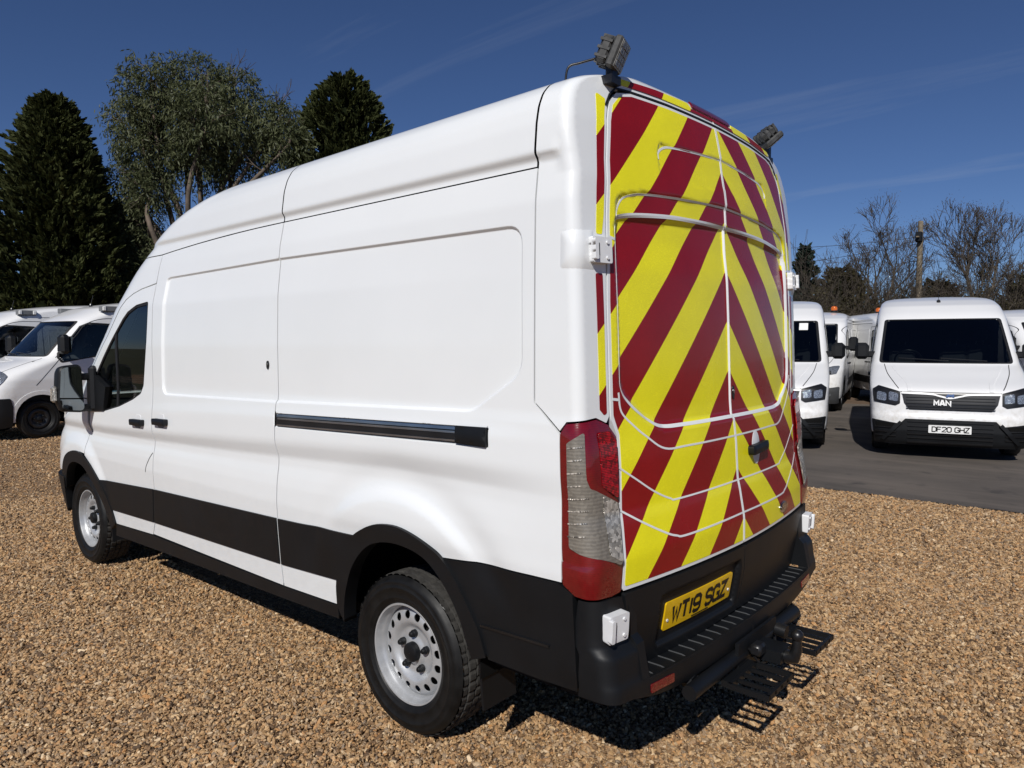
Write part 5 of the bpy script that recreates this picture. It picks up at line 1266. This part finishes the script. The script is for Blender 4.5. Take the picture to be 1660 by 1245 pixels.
# ================================================================== the parked vans around it
class Shape:
    def __init__(s, zX, X, zD, D, zW, Wd, n=3.2, L=6.0, rc=.10):
        s.tx, s.td, s.tw = table(zX, X, .010), table(zD, D, .02), table(zW, Wd, .006); s.n = n; s.L = L; s.rc = rc; s.top = zW[-1]
    def xf(s, z): return np.interp(z, _zt, s.tx)
    def d(s, z): return np.interp(z, _zt, s.td)
    def w(s, z): return np.maximum(np.interp(z, _zt, s.tw), .004)
    def side(s, sg=1):
        def f(x, z):
            d = s.d(z); t = np.clip((x - (s.xf(z) - d)) / d, 0, .9999); return np.stack([x, sg * s.w(z) * (1 - t ** s.n) ** (1 / s.n), z], 1)
        return f
    def front(s, y, z):
        t = np.clip(np.abs(y) / s.w(z), 0, .9999); d = s.d(z); return np.stack([s.xf(z) - d + d * (1 - t ** s.n) ** (1 / s.n), y, z], 1)
    def outline(s, z):
        w, d, xf = float(s.w(z)), float(s.d(z)), float(s.xf(z)); rc = min(s.rc, w * .8); xs = xf - d; xr = -s.L + .10 * float(sstep(s.top - .5, s.top, np.array(z))) ** 2
        y1 = np.linspace(0, w - rc, 8, endpoint=False); p1 = np.stack([np.full(8, xr), y1], 1)
        a = np.linspace(0, PI / 2, 7, endpoint=False); p2 = np.stack([xr + rc - rc * np.cos(a), w - rc + rc * np.sin(a)], 1)
        x3 = np.linspace(xr + rc, xs, 70, endpoint=False); p3 = np.stack([x3, np.full(70, w)], 1)
        xk = (1 - .85 ** s.n) ** (1 / s.n); x4 = np.linspace(0, xk, 22, endpoint=False); y5 = np.linspace(.85, 0, 22)
        p4 = np.vstack([np.stack([xs + d * x4, w * (1 - x4 ** s.n) ** (1 / s.n)], 1), np.stack([xs + d * (1 - y5 ** s.n) ** (1 / s.n), w * y5], 1)])
        P = np.vstack([p1, p2, p3, p4]); return np.column_stack([P, np.full(len(P), z)])

SH = {
 'crafter': Shape([.16, .25, .40, .60, .66, .80, .95, 1.00, 1.06, 1.15, 1.25, 1.33, 1.37, 1.6, 1.85, 2.02, 2.08, 2.15, 2.28, 2.38, 2.44, 2.48, 2.50],
                  [-.10, -.03, 0, -.005, -.03, -.045, -.075, -.12, -.26, -.52, -.78, -1.0, -1.05, -1.30, -1.58, -1.78, -1.86, -1.98, -2.25, -2.6, -3.0, -3.5, -4.0],
                  [.2, 1.0, 1.3, 2.1, 2.5], [.42, .46, .45, .42, .6], [.18, .4, .8, 1.1, 1.3, 1.6, 1.9, 2.1, 2.25, 2.35, 2.42, 2.46, 2.49, 2.50], [.94, .99, 1.01, 1.018, 1.005, .975, .94, .915, .89, .855, .79, .66, .36, 0], n=3.6, L=6.0),
 'transit': Shape([.16, .3, .5, .7, .85, .95, 1.05, 1.12, 1.2, 1.28, 1.34, 1.40, 1.6, 1.9, 2.10, 2.16, 2.3, 2.42, 2.52, 2.60, 2.66, 2.70, 2.72],
                  [-.14, -.05, 0, -.02, -.05, -.09, -.16, -.30, -.52, -.75, -.93, -1.0, -1.24, -1.62, -1.88, -1.97, -2.2, -2.45, -2.75, -3.1, -3.5, -4.0, -4.4],
                  [.2, .9, 1.3, 2.1, 2.7], [.55, .60, .52, .50, .8], [.18, .4, .8, 1.0, 1.2, 1.3, 1.6, 1.9, 2.2, 2.34, 2.36, 2.5, 2.58, 2.64, 2.68, 2.71, 2.72], [.94, .99, 1.015, 1.024, 1.01, 1.025, 1.0, .985, .955, .935, .95, .93, .88, .78, .6, .3, 0], n=2.9, L=5.95),
 'master': Shape([.16, .3, .5, .75, .9, 1.05, 1.15, 1.25, 1.35, 1.42, 1.46, 1.7, 1.95, 2.12, 2.16, 2.24, 2.38, 2.46, 2.53, 2.57, 2.60],
                 [-.12, -.04, 0, -.02, -.06, -.16, -.30, -.50, -.74, -.95, -1.0, -1.22, -1.46, -1.64, -1.70, -1.85, -2.15, -2.5, -3.0, -3.5, -4],
                 [.2, 1.0, 1.4, 2.1, 2.5], [.55, .62, .55, .45, .7], [.18, .4, .8, 1.05, 1.3, 1.6, 1.9, 2.1, 2.28, 2.40, 2.48, 2.54, 2.58, 2.60], [.94, .99, 1.02, 1.03, 1.015, .99, .955, .93, .905, .87, .80, .66, .38, 0], n=2.8, L=6.0),
}
_t = SH['transit']
SH['transit_mid'] = Shape([.16, .3, .5, .7, .85, .95, 1.05, 1.12, 1.2, 1.28, 1.34, 1.40, 1.6, 1.9, 2.10, 2.16, 2.26, 2.36, 2.42, 2.46, 2.49, 2.50],
                  [-.14, -.05, 0, -.02, -.05, -.09, -.16, -.30, -.52, -.75, -.93, -1.0, -1.24, -1.62, -1.88, -1.97, -2.2, -2.6, -3.0, -3.4, -3.9, -4.2],
                  [.2, .9, 1.3, 2.1, 2.5], [.55, .60, .52, .50, .8], [.18, .4, .8, 1.0, 1.2, 1.3, 1.6, 1.9, 2.15, 2.24, 2.26, 2.34, 2.40, 2.44, 2.47, 2.49, 2.50], [.94, .99, 1.015, 1.024, 1.01, 1.025, 1.0, .985, .955, .935, .95, .92, .86, .76, .58, .3, 0], n=2.9, L=5.95)
M['white_bg'] = mk_paint('white_paint_parked', (.77, .77, .765), .25)
M['silver_bar'] = simple('satin_silver', (.55, .55, .55), .45, metal=.5)
M['black_rim'] = simple('black_rim', (.012, .012, .013), .4)
M['steel_rim'] = simple('dull_steel_rim', (.20, .20, .20), .45, metal=.6)
LINE = M['gasket']

def cut_grid(name, P, drop, mat, parent):
    nu, nv = P.shape[:2]; idx = np.arange(nu * nv).reshape(nu, nv); q = np.stack([idx[:-1, :-1], idx[1:, :-1], idx[1:, 1:], idx[:-1, 1:]], -1).reshape(-1, 4)
    V = P.reshape(-1, 3); cen = V[q].mean(1); q = q[~drop(cen)]
    o = mesh_obj(name, V, q, mat, parent, smooth=True); bm_fix(o.data); return o

def parked_van(kind, origin, rz, label, group='vans parked round the yard', wheel_x=(-1.0, -4.65), rim='steel_rim', ws=None, dw=None, roofz=None, plate=None, letters_=None, arch_black=True, amber=0, side_light=False, detail=2):
    S = SH[kind]; fs = {1: S.side(1), -1: S.side(-1)}; ff = S.front
    t = empty('parked_van', origin, rz); tag(t, label, 'van', group); wm = M['white_bg']
    zl = np.r_[np.linspace(.34, S.top - .30, 74), np.linspace(S.top - .29, S.top - .004, 34)]
    half = np.stack([S.outline(z) for z in zl], 1); P = np.concatenate([half, half[::-1][1:] * np.array([1, -1, 1])], 0)
    wsp = np.array(ws); dwp = np.array(dw); wsh = wsp.mean(0) + (wsp - wsp.mean(0)) * .97; dwh = dwp.mean(0) + (dwp - dwp.mean(0)) * .95
    def drop(c):
        fr = (c[:, 0] > S.xf(c[:, 2]) - S.d(c[:, 2]) * 1.02) & inside(np.stack([c[:, 1], c[:, 2]], 1), wsh) & (c[:, 0] > -2.3)
        sd = (np.abs(c[:, 1]) > .70) & inside(np.stack([c[:, 0], c[:, 2]], 1), dwh)
        ar = np.zeros(len(c), bool)
        for wx in wheel_x: ar |= (np.hypot(c[:, 0] - wx, c[:, 2] - .38) < .42) & (np.abs(c[:, 1]) > .6)
        return fr | sd | ar
    body = cut_grid('body', P, drop, wm, t)
    # underside, dark wheel boxes
    ub = MB(); ub.box((-S.L + .15, -.88, .32), (-.25, .88, .40)); ub.build('underbody', M['under'], t)
    for wx in wheel_x:
        for sg in (1, -1):
            k = np.linspace(-.1 * PI, 1.1 * PI, 18); ring = lambda y: np.stack([wx + .43 * np.cos(k), np.full(18, y), .38 + .43 * np.sin(k)], 1)
            grid_obj('wheel_housing', np.stack([ring(sg * .975), ring(sg * .6)], 1), M['dark'], t, (0, 0, -1))
            ao = [(wx + .475 * math.cos(a), .38 + .475 * math.sin(a)) for a in np.linspace(-.05 * PI, 1.05 * PI, 26)]; ai = [(wx + .405 * math.cos(a), .38 + .405 * math.sin(a)) for a in np.linspace(1.05 * PI, -.05 * PI, 26)]
            patch('arch_trim', ao + ai, fs[sg], M['black_plastic'] if arch_black else wm, t, (0, sg, 0), .05, off=.008, thick=.05)
    # windscreen and cab windows
    fr = patch('windscreen_frame', wsp, ff, M['gasket'], t, (1, 0, .4), .05, holes=[(wsp.mean(0) + (wsp - wsp.mean(0)) * .955).tolist()], off=.003, thick=.02)
    patch('windscreen', (wsp.mean(0) + (wsp - wsp.mean(0)) * .96).tolist(), ff, M['glass_dark'], t, (1, 0, .4), .08, off=-.002, thick=.004)
    for sg in (1, -1):
        dn = patch('window_seal', dwp, fs[sg], M['gasket'], t, (0, sg, 0), .05, holes=[(dwp.mean(0) + (dwp - dwp.mean(0)) * .93).tolist()], off=.003, thick=.02)
        patch('cab_window', (dwp.mean(0) + (dwp - dwp.mean(0)) * .94).tolist(), fs[sg], M['glass_dark'], t, (0, sg, 0), .08, off=-.002, thick=.004)
    # cab interior
    ib = MB(); ib.box((-2.75, -.90, .4), (-2.70, .90, 2.05)); ib.build('bulkhead', M['seat'], t)
    zc = wsp[:, 1].min(); da = MB(); da.prism([(-1.95, .6), (-1.95, zc - .16), (-1.80, zc - .05), (-1.25, zc - .03), (-.95, zc - .08), (-.8, .6)], -.85, .85, 'xz'); da.build('dashboard', M['black_plastic'], t)
    for y0 in (.62, .24, -.52):
        se = MB(); se.box((-2.62, y0 - .2, 1.0), (-2.48, y0 + .2, 1.62), bev=.05); se.box((-2.62, y0 - .12, 1.68), (-2.53, y0 + .12, 1.86), bev=.03); se.build('cab_seat', M['seat'], t)
        rd = MB(); rd.tube([(-2.56, y0 - .05, 1.60), (-2.56, y0 - .05, 1.70)], .008, 6); rd.tube([(-2.56, y0 + .05, 1.60), (-2.56, y0 + .05, 1.70)], .008, 6); rd.build('headrest_rods', M['chrome'], t)
    st = MB(); st.lathe([(.20 + .015 * math.cos(a), .015 * math.sin(a)) for a in np.linspace(0, 2 * PI, 6, endpoint=False)], 24, 'x', closed=True); st.xf(np.hstack([rotm('Y', 30), np.array([[-2.02], [-.45], [zc + .02]])])); st.build('steering_wheel', M['black_trim'], t, smooth=True)
    # wipers
    for y0, y1 in ((.55, -.05), (.05, -.62)):
        wl = densify([(y0, zc + .03), (y1, zc + .07)], .05, False); Pw = ff(wl[:, 0], wl[:, 1]) + np.array([.02, 0, .01]); mb = MB(); mb.tube(Pw.tolist(), .009, 5); mb.build('wiper', M['black_trim'], t)
    # door mirrors
    xm = dwp[:, 0].max() - .12; zm = zc + .10
    for sg in (1, -1):
        mb = MB(); y0 = float(S.w(np.array(zm))); sz = (.22 if kind == 'crafter' else .30)
        mb.box((xm - .02, sg * (y0 + .05) if sg > 0 else sg * (y0 + .26), zm - .05), (xm + .15, sg * (y0 + .26) if sg > 0 else sg * (y0 + .05), zm + sz), bev=.05)
        mo = mb.build('door_mirror', M['black_plastic'], t, smooth=True, angle=30)
        ar = MB(); ar.box((xm, min(sg * (y0 - .05), sg * (y0 + .09)), zm - .02), (xm + .10, max(sg * (y0 - .05), sg * (y0 + .09)), zm + .08), bev=.02); ar.build('mirror_arm', M['black_plastic'], mo)
        gl = MB(); gl.box((xm - .024, min(sg * (y0 + .075), sg * (y0 + .24)), zm - .02), (xm - .021, max(sg * (y0 + .075), sg * (y0 + .24)), zm + sz - .03)); gl.build('mirror_glass', M['mirror'], mo)
    # shut lines
    dr_x = dwp[:, 0].min() - .10; zr = dwp[:, 1].max() + .08
    for sg in (1, -1):
        ribbon('door_seam', [(dr_x, zr), (dr_x, .50)], .010, fs[sg], LINE, t, (0, sg, 0), off=.002, thick=.002)
        ribbon('door_seam', [(wheel_x[0] - .48 + .55, .95), (dwp[:, 0].max() - .02, zc - .06)], .010, fs[sg], LINE, t, (0, sg, 0), off=.002, thick=.002)
        ribbon('door_seam', smooth_line([(dr_x, zr), (dr_x + .45, zr - .01), (dr_x + .75, zr - .12), (dwp[:, 0].max() - .35, zc + .38), (dwp[:, 0].max() + .02, zc - .02)], 5), .010, fs[sg], LINE, t, (0, sg, 0), off=.002, thick=.002)
        ribbon('roof_seam', [(dr_x - .0, zr + .09), (-S.L + .2, zr + .11)], .010, fs[sg], LINE, t, (0, sg, 0), off=.002, thick=.002)
        ribbon('door_seam', [(dr_x - 1.35, zr + .08), (dr_x - 1.35, .50)], .010, fs[sg], LINE, t, (0, sg, 0), off=.002, thick=.002)
        for a, b in ((dr_x - .12, dr_x - 1.25), (dr_x - 1.45, -S.L + .35)):
            rec = rounded([(a, 2.0), (b, 2.0), (b, 1.36), (a, 1.36)], .07, 4); ribbon('pressed_edge', np.vstack([rec, rec[:1]]), .016, fs[sg], wm, t, (0, sg, 0), off=.004, thick=.004)
        patch('side_cladding', [(dr_x + .25, .72), (wheel_x[1] + .50, .76), (wheel_x[1] + .50, .56), (dr_x + .25, .54)], fs[sg], M['black_plastic'], t, (0, sg, 0), .1, off=.010, thick=.012)
        hx = dr_x + .16
        for h_ in (hx, dr_x - .18):
            patch('door_handle', rounded([(h_ - .1, 1.13), (h_ + .1, 1.13), (h_ + .1, 1.09), (h_ - .1, 1.09)], .015, 3), fs[sg], M['black_plastic'], t, (0, sg, 0), .05, off=.03, thick=.03)
    for wx in wheel_x:
        for sg in (1, -1):
            c = copy_tree(BGW[rim], t); c.location = (wx, sg * .855, .345); c.rotation_euler = (0, .3, PI if sg < 0 else 0)
    # roof aerial
    ae = MB(); xa_ = float(S.xf(np.array(S.top - .28))) - .35; za_ = S.top - .16
    mb = MB(); mb.lathe([(.001, .03), (.02, .026), (.03, .0), (.034, -.06)], 12, 'z', (xa_ + .0, 0, za_ + .02)); mb.tube([(xa_, 0, za_ + .04), (xa_ - .05, 0, za_ + .22)], .004, 5); mb.build('aerial', M['black_trim'], t)
    for k in range(amber):
        yb = .55 if amber == 1 else (-.34 + .68 * k); xb = float(S.xf(np.array(S.top - .06))) - (.45 if amber == 1 else 1.0)
        mb = MB(); mb.lathe([(.09, -.04), (.09, .02), (.085, .02)], 20, 'z', (xb, yb, S.top + .0)); b = mb.build('beacon_base', M['black_plastic'], t)
        mb = MB(); mb.lathe([(.085, .018), (.085, .09), (.07, .12), (.04, .135), (.001, .14)], 20, 'z', (xb, yb, S.top + .0)); mb.build('amber_dome', M['amber'], b, smooth=True, angle=50)
    if side_light:
        for sg in (1, -1):
            bx0 = dr_x + .45; zz0 = S.top - .24
            yw = float(S.w(np.array(zz0))); ya, yb2 = sorted((sg * (yw - .08), sg * (yw + .06)))
            mb = MB(); mb.box((bx0 - .36, ya, zz0 - .05), (bx0, yb2, zz0 + .05), bev=.01); pf = mb.build('side_flood_light', M['grey_plastic'], t)
            for u0 in (bx0 - .075, bx0 - .35):
                mb = MB(); mb.box((u0, sg * (yw + .05) if sg > 0 else sg * (yw + .072), zz0 - .042), (u0 + .065, sg * (yw + .072) if sg > 0 else sg * (yw + .05), zz0 + .042), bev=.012); mb.build('light_end', M['plate_white'], pf)
    return t, S, fs

BGW = {}
hold = empty('wheel_pattern'); 
for rim_ in ('steel_rim', 'black_rim'):
    BGW[rim_] = make_wheel(None, (0, 0, -20), 1, full=False, nseg=40, mat_rim=M[rim_], R=.345)

WS_C = rounded([(-.895, 1.345), (.895, 1.345), (.815, 2.045), (-.815, 2.045)], .05, 5)
DW_C = rounded([(-1.36, 1.36), (-2.60, 1.28), (-2.60, 1.98), (-2.10, 2.0), (-1.92, 1.95), (-1.44, 1.45)], [.06, .06, .05, .06, .05, .02], 4)
WS_T = rounded([(-.84, 1.385), (.84, 1.385), (.77, 2.12), (-.77, 2.12)], .05, 5)
DW_T = rounded([(-1.42, 1.30), (-1.9, 1.24), (-2.45, 1.36), (-2.50, 1.96), (-2.15, 1.98), (-1.95, 1.90), (-1.5, 1.48)], [.03, .1, .06, .03, .06, .05, .02], 4)
WS_M = rounded([(-.88, 1.455), (.88, 1.455), (.80, 2.115), (-.80, 2.115)], .05, 5)
DW_M = rounded([(-1.30, 1.43), (-1.36, 1.34), (-2.45, 1.52), (-2.50, 2.06), (-1.90, 2.09), (-1.75, 2.02), (-1.32, 1.52)], [.02, .05, .06, .08, .08, .05, .02], 4)

def crafter_face(t, S, lettering=None, plate=None, lion=False):
    f = S.front; ow = (1, 0, 0); bp, bt = M['black_plastic'], M['black_trim']
    lb = patch('front_bumper', rounded([(-.97, .545), (-.62, .50), (-.55, .575), (.55, .575), (.62, .50), (.97, .545), (.93, .20), (-.93, .20)], .01, 2), f, bp, t, ow, .04, off=.012, thick=.05)
    for z0 in (.54, .475, .42, .365, .31, .25): ribbon('bumper_slat', [(-.52, z0), (.52, z0)], .014, f, bt, lb, ow, off=.026, thick=.016)
    for sg in (1, -1):
        ribbon('bumper_brace', [(sg * .60, .53), (sg * .82, .27)], .045, f, bp, lb, ow, off=.04, thick=.03)
        for z0 in (.44, .38, .32): ribbon('bumper_slat', [(sg * .66, z0), (sg * .92, z0)], .014, f, bt, lb, ow, off=.026, thick=.016)
        patch('intake', [(sg * .68, .50), (sg * .92, .51), (sg * .90, .43), (sg * .74, .42)], f, M['dark'], lb, ow, .05, off=.020, thick=.004)
    gr = patch('front_grille', rounded([(-.60, .945), (.60, .945), (.57, .80), (.50, .705), (-.50, .705), (-.57, .80)], .012, 3), f, bt, t, ow, .03, off=.008, thick=.03)
    for z0 in (.885, .845, .80, .755, .725): ribbon('grille_slat', [(-.54, z0), (.54, z0)], .012, f, bp, gr, ow, off=.020, thick=.014)
    ribbon('chrome_bar', smooth_line([(-.60, .938), (-.25, .930), (-.13, .905), (0, .878), (.13, .905), (.25, .930), (.60, .938)], 5), .022, f, M['silver_bar'], gr, ow, off=.022, thick=.016)
    if lion:
        em = patch('lion_emblem', rounded([(-.055, .90), (-.03, .935), (.01, .925), (.05, .94), (.045, .905), (.055, .885), (.03, .89), (.015, .90), (-.015, .90), (-.03, .885), (-.05, .885)], .006, 2), f, M['chrome'], gr, ow, .02, off=.030, thick=.01)
    if lettering: letters('grille_letter', lettering, f, M['plate_white'], gr, ow, -.195, .765, .085, stroke=.24, sgn=1, off=.034, gap=.22)
    for sg in (1, -1):
        hl = patch('head_lamp', rounded([(sg * .62, .955), (sg * .62, .79), (sg * .68, .755), (sg * .955, .80), (sg * .975, .98), (sg * .90, 1.03), (sg * .72, .985)], .015, 3), f, bt, t, ow, .03, off=.008, thick=.03)
        for y0 in (.70, .85): patch('lamp_unit', rounded([(sg * (y0 - .055), .93), (sg * (y0 + .065), .955), (sg * (y0 + .065), .83), (sg * (y0 - .055), .815)], .025, 4), f, M['headlamp'], hl, ow, .02, off=.012, thick=.006)
        ribbon('bonnet_seam', smooth_line([(sg * .82, 1.33), (sg * .78, 1.20), (sg * .70, 1.08), (sg * .64, 1.0)], 5), .010, f, LINE, t, (1, 0, .5), off=.002, thick=.002)
        ribbon('bonnet_crease', smooth_line([(sg * .70, 1.31), (sg * .62, 1.20), (sg * .52, 1.08), (sg * .50, .97)], 5), .05, f, M['white_bg'], t, (1, 0, .5), off=.006, thick=.006)
    ribbon('bonnet_seam', [(-.62, .957), (.62, .957)], .010, f, LINE, t, ow, off=.002, thick=.002)
    if plate:
        fp = lambda y, z: np.stack([np.full(np.shape(y), float(f(np.array([0.]), np.array([.45]))[0, 0]) + .03), y, z], 1)
        p_ = patch('number_plate', rounded([(-.26, .500), (.26, .500), (.26, .389), (-.26, .389)], .01, 3), fp, M['plate_white'], t, ow, .1, off=.006, thick=.02)
        letters('plate_letter', plate, fp, M['plate_black'], p_, ow, -.215, .405, .079, sgn=1, off=.009, gap=.14)

def transit_face(t, S):
    f = S.front; ow = (1, 0, 0); bp, bt = M['black_plastic'], M['black_trim']
    patch('front_bumper', rounded([(-.95, .62), (-.50, .56), (.50, .56), (.95, .62), (.93, .22), (-.93, .22)], .03, 3), f, M['grey_bumper'], t, ow, .05, off=.012, thick=.05)
    gr = patch('front_grille', rounded([(-.52, 1.02), (.52, 1.02), (.56, .88), (.42, .66), (-.42, .66), (-.56, .88)], .03, 3), f, bt, t, ow, .03, off=.008, thick=.03)
    for z0 in (.95, .88, .80, .73): ribbon('grille_slat', [(-.48 + abs(z0 - .9) * .2, z0), (.48 - abs(z0 - .9) * .2, z0)], .026, f, M['grey_plastic'], gr, ow, off=.022, thick=.014)
    for sg in (1, -1):
        patch('head_lamp', rounded([(sg * .56, 1.02), (sg * .60, .86), (sg * .88, .92), (sg * .95, 1.10), (sg * .80, 1.09)], .03, 3), f, M['headlamp'], t, ow, .03, off=.010, thick=.03)
        patch('fog_lamp', [(sg * .72 + .05 * math.cos(a), .44 + .05 * math.sin(a)) for a in np.linspace(0, 2 * PI, 14, endpoint=False)], f, M['headlamp'], t, ow, .03, off=.03, thick=.02)
        ribbon('bonnet_seam', smooth_line([(sg * .80, 1.36), (sg * .74, 1.2), (sg * .60, 1.05)], 5), .010, f, LINE, t, (1, 0, .5), off=.002, thick=.002)

def master_face(t, S):
    f = S.front; ow = (1, 0, 0); bp, bt = M['black_plastic'], M['black_trim']
    patch('front_bumper', rounded([(-.97, .74), (-.55, .66), (.55, .66), (.97, .74), (.95, .22), (-.95, .22)], .04, 3), f, bp, t, ow, .05, off=.014, thick=.05)
    patch('front_grille', rounded([(-.5, .92), (.5, .92), (.42, .74), (-.42, .74)], .03, 3), f, bt, t, ow, .04, off=.006, thick=.02)
    for sg in (1, -1):
        fsd = S.side(sg)
        patch('front_bumper_end', rounded([(-.10, .74), (-.52, .74), (-.56, .60), (-.56, .24), (-.14, .22)], .02, 3), fsd, bp, t, (.3, sg, 0), .05, off=.014, thick=.05)
        patch('head_lamp', rounded([(-.16, 1.05), (-.12, .86), (-.32, .90), (-.52, 1.12), (-.50, 1.20), (-.40, 1.22)], .03, 3), fsd, M['headlamp'], t, (.4, sg, 0), .03, off=.012, thick=.03)
        patch('head_lamp', rounded([(sg * .55, 1.02), (sg * .58, .86), (sg * .88, .88), (sg * .93, 1.10)], .03, 3), f, M['headlamp'], t, ow, .03, off=.010, thick=.03)
        ribbon('bonnet_seam', smooth_line([(sg * .84, 1.43), (sg * .78, 1.25), (sg * .66, 1.05)], 5), .010, f, LINE, t, (1, 0, .5), off=.002, thick=.002)
M['grey_bumper'] = simple('grey_bumper', (.055, .057, .06), .55)

def place(axle, h, front_ax=1.0):
    h = np.array(h, float); h /= np.linalg.norm(h); return (axle[0] + h[0] * front_ax, axle[1] + h[1] * front_ax, 0), math.atan2(h[1], h[0])
o_, r_ = place((-.13, -9.66), (-.255, .967)); t, S, fs = parked_van('crafter', o_, r_, 'white van facing the camera with dark lettered grille and white plate DF20 GHZ', ws=WS_C, dw=DW_C); crafter_face(t, S, 'MAN', 'DF20 GHZ', True)
o_, r_ = place((2.40, -8.96), (-.30, .954)); t, S, fs = parked_van('crafter', o_, r_, 'white van facing the camera, half hidden by the chevron van, sticker on windscreen', ws=WS_C, dw=DW_C); crafter_face(t, S)
patch('windscreen_sticker', [(.66, 2.0), (.52, 2.0), (.52, 1.88), (.66, 1.88)], S.front, M['plate_white'], t, (1, 0, .4), .1, off=.006, thick=.003)
_a = cam_point(1297, 17.9); o_, r_ = place(_a, (-.22, .97)); t, S, fs = parked_van('transit_mid', o_, r_, 'white van with one amber beacon and grey bumper, behind the half hidden van', ws=WS_T, dw=DW_T, amber=1); transit_face(t, S)
o_, r_ = place((1.00, -16.40), (-.50, .866), 0.0); t, S, fs = parked_van('transit_mid', o_, r_, 'white van seen along its shaded side with two amber beacons on its roof', ws=WS_T, dw=DW_T, amber=2); transit_face(t, S)
o_, r_ = place((-1.75, -16.85), (-.444, .896), 0.0); t, S, fs = parked_van('transit_mid', o_, r_, 'white van cut by the right edge of the photo, behind the van with plate', ws=WS_T, dw=DW_T); transit_face(t, S)
o_, r_ = place((13.46, -1.10), (-.10, .995)); t, S, fs = parked_van('master', o_, r_, 'white van with black wheels parked at the left, nearest to the door mirror', ws=WS_M, dw=DW_M, rim='black_rim', arch_black=False, side_light=True); master_face(t, S)
o_, r_ = place((16.6, -.55), (-.10, .995)); t, S, fs = parked_van('master', o_, r_, 'white van at the far left edge, second in the row behind another', ws=WS_M, dw=DW_M, rim='black_rim', arch_black=False, side_light=True); master_face(t, S)
for b in BGW.values():
    for c in list(b.children): bpy.data.objects.remove(c)
    bpy.data.objects.remove(b)
bpy.data.objects.remove(hold)
